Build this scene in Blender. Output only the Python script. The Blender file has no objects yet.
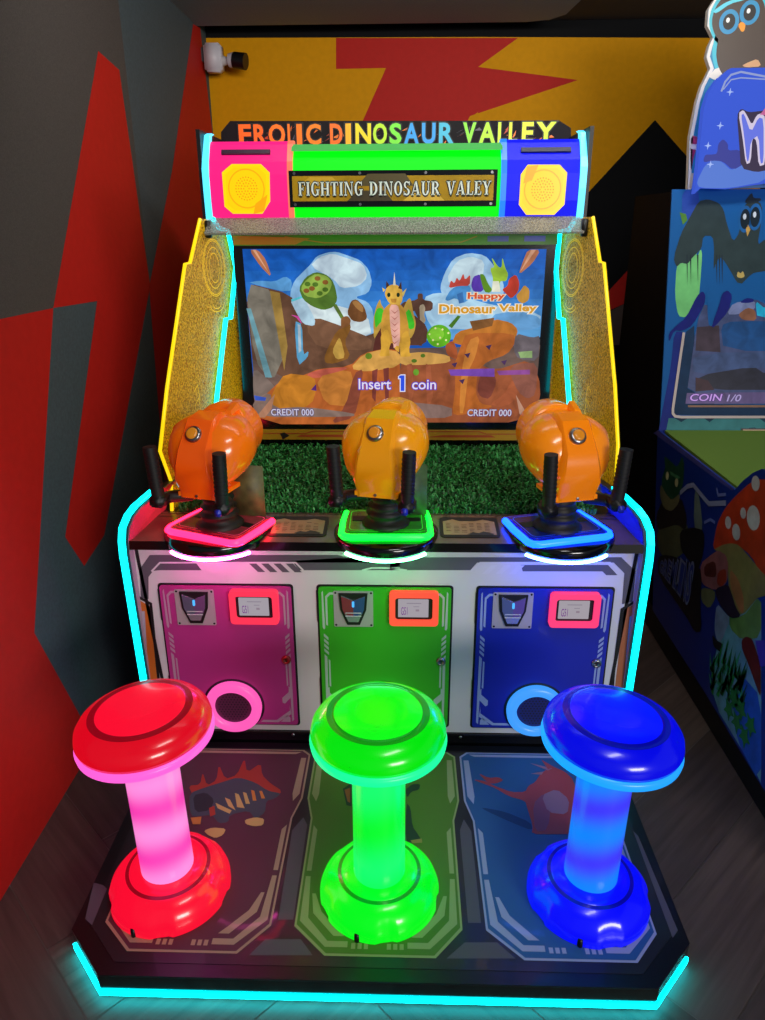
import bpy, bmesh, math, random
from mathutils import Vector, Matrix
from mathutils.geometry import tessellate_polygon
random.seed(7)
sc = bpy.context.scene
COL = sc.collection
PI = math.pi

# ------------------------------------------------------------------ camera
cam_d = bpy.data.cameras.new('camera'); cam = bpy.data.objects.new('camera', cam_d); COL.objects.link(cam)
cam_d.sensor_fit = 'VERTICAL'; cam_d.sensor_height = 36; cam_d.lens = 740 / 1020 * 36
cam_d.clip_start = .02
_t, _y, _r = .364, -.0302, -.0046
_f = Vector((math.sin(_y)*math.cos(_t), math.cos(_y)*math.cos(_t), -math.sin(_t)))
_rt = Vector((math.cos(_y), -math.sin(_y), 0)); _u = _rt.cross(_f)
_rt, _u = math.cos(_r)*_rt + math.sin(_r)*_u, -math.sin(_r)*_rt + math.cos(_r)*_u
mw = Matrix((_rt, _u, -_f)).transposed().to_4x4(); mw.translation = Vector((.064, -2.289, 1.870))
cam.matrix_world = mw
sc.camera = cam

# ------------------------------------------------------------------ view, world, unseen fill lights
sc.view_settings.view_transform = 'Standard'; sc.view_settings.look = 'None'
sc.view_settings.gamma = 1; sc.view_settings.exposure = 0; sc.view_settings.use_curve_mapping = False
w = bpy.data.worlds.new('world'); sc.world = w; w.use_nodes = True
w.node_tree.nodes['Background'].inputs[0].default_value = (.62, .72, .9, 1)
w.node_tree.nodes['Background'].inputs[1].default_value = .14

def area(name, loc, target, sx, sy, power, col):
    l = bpy.data.lights.new(name, 'AREA'); l.shape = 'RECTANGLE'; l.size = sx; l.size_y = sy; l.energy = power; l.color = col
    o = bpy.data.objects.new(name, l); COL.objects.link(o); o.location = loc
    o.rotation_euler = (Vector(target) - Vector(loc)).to_track_quat('-Z', 'Y').to_euler()
    return o
area('fill_hall', (3.3, -6.2, 2.35), (0.0, .6, 1.2), 2.4, 1.2, 195, (1, .95, .9))  # unseen, stands in for the room's overhead light, set far off for evenness
area('fill_left_wall', (.6, -1.5, 2.92), (-1.0, .1, 0.9), .9, .5, 22, (1, .96, .92))  # added fill, aimed to lift the left wall
area('fill_back_wall', (.6, .2, 2.92), (.5, 2.8, 2.1), 2.2, .3, 40, (1, .95, .88))  # added out of view to brighten the back wall

# ------------------------------------------------------------------ materials
def lin(c): return tuple((x/12.92 if x <= .04045 else ((x+.055)/1.055)**2.4) for x in c)
def hx(s): s = s.lstrip('#'); return lin(tuple(int(s[i:i+2], 16)/255 for i in (0, 2, 4)))
_mats = {}
def M(col, rough=.5, metal=0, emit=None, es=1, coat=0, noise=0, nscale=40, bump=0, spec=.5):
    key = (col, rough, metal, emit, es, coat, noise, nscale, bump, spec)
    if key in _mats: return _mats[key]
    m = bpy.data.materials.new('m_' + col.strip('#') + ('_glow' if emit else '')); m.use_nodes = True
    nt = m.node_tree; b = nt.nodes['Principled BSDF']; c = hx(col)
    b.inputs['Base Color'].default_value = (*c, 1); b.inputs['Roughness'].default_value = rough
    b.inputs['Metallic'].default_value = metal; b.inputs['Coat Weight'].default_value = coat
    b.inputs['Coat Roughness'].default_value = .06; b.inputs['Specular IOR Level'].default_value = spec
    if emit:
        b.inputs['Emission Color'].default_value = (*hx(emit), 1); b.inputs['Emission Strength'].default_value = es
    if noise or bump:
        tc = nt.nodes.new('ShaderNodeTexCoord'); n = nt.nodes.new('ShaderNodeTexNoise')
        n.inputs['Scale'].default_value = nscale; n.inputs['Detail'].default_value = 5
        nt.links.new(tc.outputs['Object'], n.inputs['Vector'])
        if noise:
            r = nt.nodes.new('ShaderNodeValToRGB')
            r.color_ramp.elements[0].position = .3; r.color_ramp.elements[1].position = .7
            r.color_ramp.elements[0].color = (*[x*(1-noise) for x in c], 1); r.color_ramp.elements[1].color = (*[min(1, x*(1+noise)) for x in c], 1)
            nt.links.new(n.outputs['Fac'], r.inputs['Fac']); nt.links.new(r.outputs['Color'], b.inputs['Base Color'])
        if bump:
            bp = nt.nodes.new('ShaderNodeBump'); bp.inputs['Strength'].default_value = bump; bp.inputs['Distance'].default_value = .01
            nt.links.new(n.outputs['Fac'], bp.inputs['Height']); nt.links.new(bp.outputs['Normal'], b.inputs['Normal'])
    _mats[key] = m
    return m
def G(col, es=1.0):   # a lit picture or LED colour
    return M('#000000', .35, emit=col, es=es, spec=.12)
def GP(col, es=1.0):   # painted picture on a lit screen: a little brush variation in the colour
    key = ('gp', col, es)
    if key in _mats: return _mats[key]
    m = G(col, es).copy(); nt = m.node_tree; b = nt.nodes['Principled BSDF']; c = hx(col)
    tc = nt.nodes.new('ShaderNodeTexCoord'); n = nt.nodes.new('ShaderNodeTexNoise'); n.inputs['Scale'].default_value = 14; n.inputs['Detail'].default_value = 6; n.inputs['Distortion'].default_value = .8
    r = nt.nodes.new('ShaderNodeValToRGB'); r.color_ramp.elements[0].position = .3; r.color_ramp.elements[1].position = .7
    r.color_ramp.elements[0].color = (*[x*.68 for x in c], 1); r.color_ramp.elements[1].color = (*[min(1, x*1.3) for x in c], 1)
    nt.links.new(tc.outputs['Object'], n.inputs['Vector']); nt.links.new(n.outputs['Fac'], r.inputs['Fac']); nt.links.new(r.outputs['Color'], b.inputs['Emission Color'])
    _mats[key] = m
    return m
def soft(P, it=1):     # corner cutting, for drawn outlines
    for _ in range(it):
        if len(P) < 5: return P
        Q = []
        for i in range(len(P)):
            a, b = P[i], P[(i+1) % len(P)]
            Q += [(a[0]*.8+b[0]*.2, a[1]*.8+b[1]*.2), (a[0]*.2+b[0]*.8, a[1]*.2+b[1]*.8)]
        P = Q
    return P
def clear(name, col, mix, rough=.15, noise=0, scale=120, glow=0):
    m = bpy.data.materials.new(name); m.use_nodes = True; nt = m.node_tree; b = nt.nodes['Principled BSDF']
    b.inputs['Base Color'].default_value = (*hx(col), 1); b.inputs['Roughness'].default_value = rough
    b.inputs['Emission Color'].default_value = (*hx(col), 1); b.inputs['Emission Strength'].default_value = glow
    tr = nt.nodes.new('ShaderNodeBsdfTransparent'); mx = nt.nodes.new('ShaderNodeMixShader'); mx.inputs[0].default_value = mix
    nt.links.new(tr.outputs[0], mx.inputs[1]); nt.links.new(b.outputs[0], mx.inputs[2])
    nt.links.new(mx.outputs[0], nt.nodes['Material Output'].inputs['Surface'])
    if noise:
        tc = nt.nodes.new('ShaderNodeTexCoord'); n = nt.nodes.new('ShaderNodeTexNoise'); n.inputs['Scale'].default_value = scale
        n.inputs['Detail'].default_value = 3; nt.links.new(tc.outputs['Object'], n.inputs['Vector'])
        r = nt.nodes.new('ShaderNodeValToRGB'); r.color_ramp.elements[0].position = .42; r.color_ramp.elements[1].position = .6
        a = mix - noise; z = mix + noise
        r.color_ramp.elements[0].color = (a, a, a, 1); r.color_ramp.elements[1].color = (z, z, z, 1)
        nt.links.new(n.outputs['Fac'], r.inputs['Fac']); nt.links.new(r.outputs['Color'], mx.inputs[0])
        bp = nt.nodes.new('ShaderNodeBump'); bp.inputs['Strength'].default_value = .5; bp.inputs['Distance'].default_value = .004
        nt.links.new(n.outputs['Fac'], bp.inputs['Height']); nt.links.new(bp.outputs['Normal'], b.inputs['Normal'])
    return m
def swirl(name, base, c1, c2, scale, es=1):
    m = bpy.data.materials.new(name); m.use_nodes = True; nt = m.node_tree; b = nt.nodes['Principled BSDF']
    b.inputs['Base Color'].default_value = (*hx(base), 1); b.inputs['Roughness'].default_value = .25; b.inputs['Coat Weight'].default_value = .3
    tc = nt.nodes.new('ShaderNodeTexCoord'); mp = nt.nodes.new('ShaderNodeMapping'); mp.inputs['Rotation'].default_value = (.35, .25, 0)
    wv = nt.nodes.new('ShaderNodeTexWave'); wv.bands_direction = 'Z'; wv.inputs['Scale'].default_value = scale
    wv.inputs['Distortion'].default_value = 2.5; wv.inputs['Detail'].default_value = 1; wv.inputs['Detail Scale'].default_value = .8
    r = nt.nodes.new('ShaderNodeValToRGB'); r.color_ramp.elements[0].color = (*hx(c1), 1); r.color_ramp.elements[1].color = (*hx(c2), 1)
    nt.links.new(tc.outputs['Object'], mp.inputs[0]); nt.links.new(mp.outputs[0], wv.inputs['Vector'])
    nt.links.new(wv.outputs['Fac'], r.inputs['Fac']); nt.links.new(r.outputs['Color'], b.inputs['Emission Color'])
    b.inputs['Emission Strength'].default_value = es
    return m

BLACK = M('#0b0b0d', .45); GLOSS = M('#08080a', .15, coat=.4); RUBBER = M('#0d0d0f', .55); STEEL = M('#9a9a9c', .28, 1)
DARKMETAL = M('#2a2a2e', .35, .8); WHITE = M('#d8d8da', .38)
CYAN = M('#101818', .3, emit='#00f2ff', es=3.2)
YELLOW_EDGE = M('#a08000', .3, emit='#ffe010', es=.95)

# ------------------------------------------------------------------ frames of the flat faces
FR = {
    'W': ((-1.13, 0.0, 0.0), (0.0, 1.0, 0.0), (0.0, 0.0, 1.0)),
    'B': ((0.0, 2.8, 0.0), (1.0, 0.0, 0.0), (0.0, 0.0, 1.0)),
    'S': ((0.0, 0.75, 0.0), (1.0, 0.0, 0.0), (0.0, 0.0, 1.0)),
    'D': ((0.0, -0.02, 0.0), (1.0, 0.0, 0.0), (0.0, 0.0, 1.0)),
    'P': ((0.0, 0.0, 0.081), (1.0, 0.0, 0.0), (0.0, 1.0, 0.0)),
    'F': ((0.0, 0.0, 0.0), (1.0, 0.0, 0.0), (0.0, 1.0, 0.0)),
    'L': ((-0.77, 0.1, 0.0), (0.206396, 0.978469, 0.0), (0.0, 0.0, 1.0)),
    'R': ((0.81, 0.1, 0.0), (-0.206396, 0.978469, 0.0), (0.0, 0.0, 1.0)),
    'Q': ((0.0, 0.62, 0.0), (1.0, 0.0, 0.0), (0.0, 0.0, 1.0)),
    'N': ((0.0, 1.0, 0.0), (1.0, 0.0, 0.0), (0.0, 0.0, 1.0)),
    'm': ((1.28, 0.0, 0.0), (0.0, 1.0, 0.0), (0.0, 0.0, 1.0)),
    'f': ((0.0, 1.17, 0.968), (1.0, 0.0, 0.0), (0.0, 0.229142, 0.973393)),
    'd': ((0.0, 0.0, 0.968), (1.0, 0.0, 0.0), (0.0, 1.0, 0.0)),
    'h': ((0.0, 1.33, 0.0), (1.0, 0.0, 0.0), (0.0, 0.0, 1.0)),
    'o': ((0.0, 1.45, 0.0), (1.0, 0.0, 0.0), (0.0, 0.0, 1.0)),
    'K': ((0.0, 0.0, 0.93), (1.0, 0.0, 0.0), (0.0, 1.0, 0.0)),
    'l': ((-0.88, 0.0, 0.0), (0.0, 1.0, 0.0), (0.0, 0.0, 1.0)),
    'r': ((0.88, 0.0, 0.0), (0.0, 1.0, 0.0), (0.0, 0.0, 1.0)),
}
# artwork drawing units -> position on the printed board
def art_map(h):
    return lambda x, y, *_: ((h[0]*x+h[1]*y+h[2])/(h[6]*x+h[7]*y+1), (h[3]*x+h[4]*y+h[5])/(h[6]*x+h[7]*y+1))
P0 = art_map((0.00086062, -1.19919e-06, -0.613705, 1.16419e-05, -0.000992708, 1.84749, 8.2067e-06, -0.000100847))
P1 = art_map((0.000905832, -1.14273e-06, 0.0444093, 1.19766e-05, -0.00104464, 1.84481, 8.47523e-06, -0.000106059))
P2 = art_map((0.000948605, -1.21178e-06, 0.0459984, 1.25364e-05, -0.00109386, 1.467, 8.88722e-06, -0.000110959))
P3 = art_map((0.000901631, -1.20123e-06, -0.643485, 1.19805e-05, -0.00103962, 1.46732, 8.43603e-06, -0.000105415))
PM = art_map((-0.00146785, -0.000290987, 1.3798, 0.0012147, -0.000732642, 0.912271, 0.000651517, 4.15959e-06))
PM2 = art_map((-0.00146371, -0.000290403, 1.1725, 0.00121067, -0.000730673, 0.397821, 0.000649181, 3.93239e-06))
PF = art_map((0.000714208, 2.41409e-06, 1.1529, 2.18458e-06, -0.000710256, 1.175, 5.80586e-06, -2.6633e-05))
PF2 = art_map((0.000727733, 2.60479e-06, 1.17659, 2.2444e-06, -0.000723488, 0.690289, 5.92331e-06, -2.70379e-05))
PH = art_map((0.000806607, -4.73786e-08, 0.94199, 8.53316e-06, -0.000901837, 2.74278, 6.3977e-06, -7.92577e-05))
PO = art_map((0.000833378, -5.67801e-08, 0.97111, 8.57162e-06, -0.000927398, 2.77172, 6.45442e-06, -7.94734e-05))
EL = art_map((0.0041909, -0.000490175, -0.437998, -0.00316875, -0.00238415, 2.3586, -0.00168929, -0.000138142))
ER = art_map((0.0107706, 0.00127552, -7.34397, -0.0083498, 0.00577521, 0.674572, -0.004478, 0.000306979))
NB = art_map((0.00381679, -2.90339e-06, -1.48679, 4.56547e-05, -0.00433872, 2.68961, 3.31633e-05, -0.000413108))
def NX(x): return NB(x, 130)[0]

def pt(fr, a, b, off=0.0):
    o, u, v = (Vector(q) for q in FR[fr])
    n = u.cross(v)
    if fr in 'Rmr': n = -n
    return o + a*u + b*v + off*n

# ------------------------------------------------------------------ mesh builder
class MB:
    def __init__(s): s.v = []; s.f = []; s.mi = []; s.mats = []; s.sm = []
    def m(s, mat):
        if mat not in s.mats: s.mats.append(mat)
        return s.mats.index(mat)
    def add(s, vs, fs, mat, smooth=False):
        b = len(s.v); s.v += [Vector(q) for q in vs]; k = s.m(mat)
        for f in fs: s.f.append([b+i for i in f]); s.mi.append(k); s.sm.append(smooth)
        return s
    def box(s, c, size, mat, rz=0, rx=0, bev=0):
        x, y, z = (q/2 for q in size); R = Matrix.Rotation(rz, 3, 'Z') @ Matrix.Rotation(rx, 3, 'X')
        if bev:
            bm = bmesh.new(); bmesh.ops.create_cube(bm, size=1)
            for q in bm.verts: q.co = Vector((q.co.x*2*x, q.co.y*2*y, q.co.z*2*z))
            bmesh.ops.bevel(bm, geom=bm.edges[:], offset=bev, segments=3, affect='EDGES')
            bm.verts.index_update()
            s.add([R @ q.co + Vector(c) for q in bm.verts], [[q.index for q in f.verts] for f in bm.faces], mat, True); bm.free()
            return s
        vs = [R @ Vector((sx*x, sy*y, sz*z)) + Vector(c) for sx in (-1, 1) for sy in (-1, 1) for sz in (-1, 1)]
        return s.add(vs, [(0,1,3,2),(4,6,7,5),(0,4,5,1),(2,3,7,6),(0,2,6,4),(1,5,7,3)], mat)
    def poly(s, fr, pts, mat, off=.0004):
        P = [pt(fr, a, b, off) for a, b in pts]
        tris = tessellate_polygon([[Vector((a, b, 0)) for a, b in pts]])
        return s.add(P, [tuple(t) for t in tris], mat)
    def prism(s, fr, pts, mat, o0, o1, side=None):
        n = len(pts); A = [pt(fr, a, b, o0) for a, b in pts]; C = [pt(fr, a, b, o1) for a, b in pts]
        tris = [tuple(t) for t in tessellate_polygon([[Vector((a, b, 0)) for a, b in pts]])]
        s.add(A + C, tris + [tuple(n+i for i in t) for t in tris], mat)
        return s.add(A + C, [(i, (i+1) % n, n+(i+1) % n, n+i) for i in range(n)], side or mat)
    def line(s, fr, pts, w, mat, off=.0006, closed=False):   # a drawn stroke of even width
        P = [Vector(p) for p in pts]; n = len(P); L = []; R = []
        for i in range(n):
            a = P[(i-1) % n] if (closed or i) else P[i]; c = P[(i+1) % n] if (closed or i < n-1) else P[i]
            d1 = (P[i]-a).normalized() if (P[i]-a).length > 1e-9 else (c-P[i]).normalized()
            d2 = (c-P[i]).normalized() if (c-P[i]).length > 1e-9 else d1
            t = (d1+d2); t = t.normalized() if t.length > 1e-6 else d1
            nn = Vector((-t.y, t.x)); k = 1/max(.4, abs(nn.dot(Vector((-d1.y, d1.x)))))
            L.append(P[i]+nn*w/2*k); R.append(P[i]-nn*w/2*k)
        vs = [pt(fr, q.x, q.y, off) for q in L+R]
        m = n if closed else n-1
        return s.add(vs, [(i, (i+1) % n, n+(i+1) % n, n+i) for i in range(m)], mat)
    def tube(s, path, r, mat, seg=10, caps=True):
        P = [Vector(p) for p in path]; n = len(P); rr = r if isinstance(r, (list, tuple)) else [r]*n
        up = None; vs = []
        for i in range(n):
            d = (P[min(i+1, n-1)]-P[max(i-1, 0)]).normalized()
            if up is None: up = d.orthogonal().normalized()
            up = (up - d*up.dot(d)).normalized(); b = d.cross(up)
            vs += [P[i] + rr[i]*(math.cos(2*PI*k/seg)*up + math.sin(2*PI*k/seg)*b) for k in range(seg)]
        fs = [(i*seg+k, i*seg+(k+1) % seg, (i+1)*seg+(k+1) % seg, (i+1)*seg+k) for i in range(n-1) for k in range(seg)]
        s.add(vs, fs, mat, True)
        if caps: s.add(vs[:seg], [tuple(range(seg))], mat); s.add(vs[-seg:], [tuple(range(seg))], mat)
        return s
    def lathe(s, prof, mat, T=None, seg=48, rad=None, caps=False):   # prof [(r, z)]
        T = T or Matrix(); vs = []
        for r, z in prof:
            for k in range(seg):
                a = 2*PI*k/seg; q = r*(rad(a, r, z) if rad else 1)
                vs.append(T @ Vector((q*math.cos(a), q*math.sin(a), z)))
        n = len(prof)
        s.add(vs, [(i*seg+k, i*seg+(k+1) % seg, (i+1)*seg+(k+1) % seg, (i+1)*seg+k) for i in range(n-1) for k in range(seg)], mat, True)
        if caps: s.add(vs[:seg], [tuple(range(seg))], mat); s.add(vs[-seg:], [tuple(range(seg))], mat)
        return s
    def loft(s, rings, mat, caps=(True, True), smooth=True):
        n = len(rings[0]); vs = [q for r in rings for q in r]
        s.add(vs, [(i*n+k, i*n+(k+1) % n, (i+1)*n+(k+1) % n, (i+1)*n+k) for i in range(len(rings)-1) for k in range(n)], mat, smooth)
        if caps[0]: s.add(rings[0], [tuple(range(n))], mat)
        if caps[1]: s.add(rings[-1], [tuple(range(n))], mat)
        return s
    def disc(s, fr, c, rx, ry, mat, off=.0005, n=28, rot=0):
        return s.poly(fr, ell(c, rx, ry, n, rot), mat, off)
    def ring(s, fr, c, r0, r1, mat, off=.0005, ry=None, n=40, o1=None):
        k = (ry or 1)
        A = [pt(fr, c[0]+r0*math.cos(2*PI*i/n), c[1]+r0*k*math.sin(2*PI*i/n), off) for i in range(n)]
        C = [pt(fr, c[0]+r1*math.cos(2*PI*i/n), c[1]+r1*k*math.sin(2*PI*i/n), off) for i in range(n)]
        s.add(A+C, [(i, (i+1) % n, n+(i+1) % n, n+i) for i in range(n)], mat)
        if o1 is not None:
            D = [pt(fr, c[0]+r1*math.cos(2*PI*i/n), c[1]+r1*k*math.sin(2*PI*i/n), o1) for i in range(n)]
            E_ = [pt(fr, c[0]+r0*math.cos(2*PI*i/n), c[1]+r0*k*math.sin(2*PI*i/n), o1) for i in range(n)]
            s.add(C+D, [(i, (i+1) % n, n+(i+1) % n, n+i) for i in range(n)], mat, True)
            s.add(A+E_, [(i, (i+1) % n, n+(i+1) % n, n+i) for i in range(n)], mat, True)
        return s
    def text(s, fr, body, box, mat, off=.001, bold=0, slant=0, outline=None, ow=.05, depth=0):
        a0, b0, a1, b1 = box
        def tris(o):
            cu = bpy.data.curves.new('lettering', 'FONT'); cu.body = body; cu.offset = o; cu.resolution_u = 3; cu.shear = slant
            ob = bpy.data.objects.new('lettering', cu); COL.objects.link(ob)
            me = ob.to_mesh(); V = [(q.co.x, q.co.y) for q in me.vertices]; F_ = [tuple(p.vertices) for p in me.polygons]
            ob.to_mesh_clear(); bpy.data.objects.remove(ob); bpy.data.curves.remove(cu)
            return V, F_
        V, F_ = tris(bold)
        if not V: return s
        x0 = min(q[0] for q in V); x1 = max(q[0] for q in V); y0 = min(q[1] for q in V); y1 = max(q[1] for q in V)
        sx = (a1-a0)/(x1-x0); sy = (b1-b0)/(y1-y0)
        if outline:
            W_, FW = tris(bold+ow)
            s.add([pt(fr, a0+(x-x0)*sx, b0+(y-y0)*sy, off-.0004) for x, y in W_], FW, outline)
        return s.add([pt(fr, a0+(x-x0)*sx, b0+(y-y0)*sy, off) for x, y in V], F_, mat)
    def build(s, name, parent=None, bevel=0, weld=False, normals=True, autosm=None):
        me = bpy.data.meshes.new(name)
        base = Vector(parent.matrix_world.translation) if parent else Vector()
        off = Vector(parent['_at']) if parent and '_at' in parent else Vector()
        me.from_pydata([tuple(q-off) for q in s.v], [], s.f)
        for m_ in s.mats: me.materials.append(m_)
        me.polygons.foreach_set('material_index', s.mi); me.polygons.foreach_set('use_smooth', s.sm)
        if weld or normals:
            bm = bmesh.new(); bm.from_mesh(me)
            if weld: bmesh.ops.remove_doubles(bm, verts=bm.verts, dist=1e-5)
            if normals: bmesh.ops.recalc_face_normals(bm, faces=bm.faces)
            bm.to_mesh(me); bm.free()
        if autosm: me.set_sharp_from_angle(angle=math.radians(autosm))
        o = bpy.data.objects.new(name, me); COL.objects.link(o)
        if parent is not None: o.parent = parent; o['_at'] = tuple(off)
        if bevel:
            b = o.modifiers.new('bevel', 'BEVEL'); b.width = bevel; b.segments = 2; b.limit_method = 'ANGLE'
        return o
def ell(c, rx, ry, n=28, rot=0):
    cr, sr = math.cos(rot), math.sin(rot)
    return [(c[0]+rx*math.cos(2*PI*i/n)*cr-ry*math.sin(2*PI*i/n)*sr, c[1]+rx*math.cos(2*PI*i/n)*sr+ry*math.sin(2*PI*i/n)*cr) for i in range(n)]
def rrect(cx, cy, w_, h_, r, n=5):
    P = []
    for sx, sy, a0 in ((1, 1, 0), (-1, 1, PI/2), (-1, -1, PI), (1, -1, 1.5*PI)):
        for i in range(n+1):
            a = a0 + i*PI/2/n; P.append((cx+sx*(w_/2-r)+r*math.cos(a), cy+sy*(h_/2-r)+r*math.sin(a)))
    return P
def lerp2(p, q, t): return (p[0]+(q[0]-p[0])*t, p[1]+(q[1]-p[1])*t)
def thing(name, label, cat, loc, group=None):
    o = bpy.data.objects.new(name, None); COL.objects.link(o); o.location = loc; o['_at'] = tuple(loc)
    o['label'] = label; o['category'] = cat; o.empty_display_size = .1
    if group: o['group'] = group
    return o
def struct(o): o['kind'] = 'structure'; return o
def lab(o, label): o['label'] = label; return o

# ================================================================== THE ROOM
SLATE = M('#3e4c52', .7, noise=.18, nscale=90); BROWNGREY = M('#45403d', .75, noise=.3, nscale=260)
RED = M('#b4201a', .6, noise=.05, nscale=30, spec=.15); YEL = M('#d09000', .65, noise=.05, nscale=30, spec=.12); WBLACK = M('#0a0b0e', .8, spec=.15)
mb = MB()
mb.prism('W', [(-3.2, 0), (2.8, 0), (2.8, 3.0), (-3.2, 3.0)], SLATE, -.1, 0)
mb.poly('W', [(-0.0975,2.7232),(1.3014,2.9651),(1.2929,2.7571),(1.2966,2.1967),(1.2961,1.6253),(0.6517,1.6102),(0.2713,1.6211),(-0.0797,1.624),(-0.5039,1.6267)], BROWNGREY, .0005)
mb.poly('W', [(0.9915,2.516),(1.2072,2.4893),(1.2945,1.6209),(0.4029,0.7299),(0.1923,0.6925),(0.0861,0.8553),(0.6517,1.6102),(0.2713,1.6211),(0.3418,1.7077)], RED, .001)
mb.poly('W', [(2.5185,2.9421),(2.6751,2.9568),(2.7829,2.3848),(2.4791,1.4535),(2.08,0.399),(1.1794,0.7009),(1.2788,1.6175),(1.8357,2.1523)], RED, .001)
wl = [(-0.2899,1.624),(-0.0797,1.624),(0.2713,1.6211),(-0.2234,0.6487),(-0.0054,0.1254),(0.0474,0.006)]
mb.poly('W', wl + [(.02, 0.002), (-1.4, 0.002)], RED, .001)
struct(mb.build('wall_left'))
mb = MB()
mb.prism('B', [(-1.13, 0), (3.3, 0), (3.3, 3.0), (-1.13, 3.0)], WBLACK, -.1, 0)
mb.poly('B', [(-1.1288,2.9327),(0.4987,2.9212),(1.9006,2.9018),(2.1321,2.8995),(2.4247,1.2265),(1.8188,2.2544),(1.5771,2.4763),(1.1941,2.0531),(1.2294,1.6712),(-1.1886,1.679)], YEL, .0006)
mb.poly('B', [(-0.3528,2.9248),(0.7224,2.9138),(0.4934,2.767),(1.0933,2.6935),(0.4555,2.5068),(0.4155,2.4306),(0.3713,2.4748),(0.2152,2.3211),(-0.2816,2.3245),(-0.0565,2.7669),(-0.3571,2.7645)], RED, .0012)
mb.poly('B', [(0.4559,2.4959),(0.5033,2.5281),(0.4824,2.4411)], YEL, .0016)
mb.poly('B', [(1.3743,1.4462),(1.5124,1.6087),(1.5598,1.4205),(1.3978,1.344)], RED, .0012)
mb.poly('B', [(1.5124,1.6087),(1.5838,1.6578),(1.6714,1.5711),(1.7131,1.1283),(1.4199,1.1283),(1.3985,1.3376),(1.5598,1.4205)], M('#4a3a36', .7), .0012)
struct(mb.build('wall_back'))
mb = MB(); CEIL = M('#26272b', .85, noise=.45, nscale=160, bump=.4)
mb.box((1.1, -.2, 3.05), (4.5, 6.1, .1), CEIL); struct(mb.build('ceiling'))
mb = MB()      # lowered lighter ceiling panel with a rounded corner
so = [(-1.13, -3.0), (.93, -3.0), (.95, 2.2), (.93, 2.45), (.86, 2.56), (.74, 2.6), (-1.13, 2.6)]
FR['soff'] = ((0, 0, 2.95), (1, 0, 0), (0, 1, 0))
mb.prism('soff', so, M('#8493a0', .85, noise=.12, nscale=120, spec=.1), 0, .05); struct(mb.build('trim_1'))

# floor of wood planks in herringbone
mb = MB(); WL, WW = 1.12, .28
woods = [M(c, .42, noise=.28, nscale=14, bump=.05) for c in ('#3e322c', '#352b27', '#463830', '#302825')]
def plank_wood(base, ang, k):
    m = bpy.data.materials.new('plank_wood'); m.use_nodes = True; nt = m.node_tree; b = nt.nodes['Principled BSDF']
    tc = nt.nodes.new('ShaderNodeTexCoord'); mp = nt.nodes.new('ShaderNodeMapping'); mp.inputs['Rotation'].default_value = (0, 0, ang)
    mp2 = nt.nodes.new('ShaderNodeMapping'); mp2.inputs['Scale'].default_value = (1.6, 26, 1); mp2.inputs['Location'].default_value = (k*3.1, k*1.7, 0)
    n = nt.nodes.new('ShaderNodeTexNoise'); n.inputs['Scale'].default_value = 1.6; n.inputs['Detail'].default_value = 7; n.inputs['Distortion'].default_value = .6
    r = nt.nodes.new('ShaderNodeValToRGB'); c = hx(base)
    r.color_ramp.elements[0].position = .32; r.color_ramp.elements[1].position = .72
    r.color_ramp.elements[0].color = (*[x*.72 for x in c], 1); r.color_ramp.elements[1].color = (*[x*1.3 for x in c], 1)
    nt.links.new(tc.outputs['Object'], mp.inputs[0]); nt.links.new(mp.outputs[0], mp2.inputs[0]); nt.links.new(mp2.outputs[0], n.inputs['Vector'])
    nt.links.new(n.outputs['Fac'], r.inputs['Fac']); nt.links.new(r.outputs['Color'], b.inputs['Base Color'])
    b.inputs['Roughness'].default_value = .5
    return m
wA = [plank_wood(c, -PI/4, i) for i, c in enumerate(('#54453f', '#4a3c38', '#5b4a43'))]
wB = [plank_wood(c, PI/4, i+5) for i, c in enumerate(('#53433d', '#473934', '#5a4840'))]
bm = bmesh.new(); gapmat = 6
ca = math.cos(PI/4)
def addq(x0, y0, wx, wy, mi):
    g = .0016
    q = [(x0+g, y0+g), (x0+wx-g, y0+g), (x0+wx-g, y0+wy-g), (x0+g, y0+wy-g)]
    P = [((a-b)*ca+.863, (a+b)*ca-.633) for a, b in q]
    if max(p[0] for p in P) < -1.13 or min(p[0] for p in P) > 3.3 or max(p[1] for p in P) < -3.2 or min(p[1] for p in P) > 2.8: return
    f = bm.faces.new([bm.verts.new((a, b, .0)) for a, b in P]); f.material_index = mi
for i in range(-26, 27):
    for j in range(-8, 9):
        # herringbone: step (WW, WW) along the zigzag, (WL, -WL) ... between zigzags
        ox = i*WW + j*WL; oy = i*WW - j*WL
        addq(ox, oy, WL, WW, random.randrange(3))
        addq(ox, oy+WW, WW, WL, 3+random.randrange(3))
for co, no in (((-1.13, 0, 0), (-1, 0, 0)), ((3.3, 0, 0), (1, 0, 0)), ((0, 2.8, 0), (0, 1, 0)), ((0, -3.2, 0), (0, -1, 0))):
    bmesh.ops.bisect_plane(bm, geom=bm.verts[:]+bm.edges[:]+bm.faces[:], plane_co=co, plane_no=no, clear_outer=True)
bs = [bm.verts.new(q) for q in ((-1.13, -3.2, -.003), (3.3, -3.2, -.003), (3.3, 2.8, -.003), (-1.13, 2.8, -.003))]
f = bm.faces.new(bs); f.material_index = gapmat
me = bpy.data.meshes.new('floor'); bmesh.ops.recalc_face_normals(bm, faces=bm.faces)
for f in bm.faces:
    if f.normal.z < 0: f.normal_flip()
bm.to_mesh(me); bm.free()
for q in wA+wB+[M('#6b625c', .6)]: me.materials.append(q)
fo = bpy.data.objects.new('floor', me); COL.objects.link(fo); struct(fo)

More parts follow.
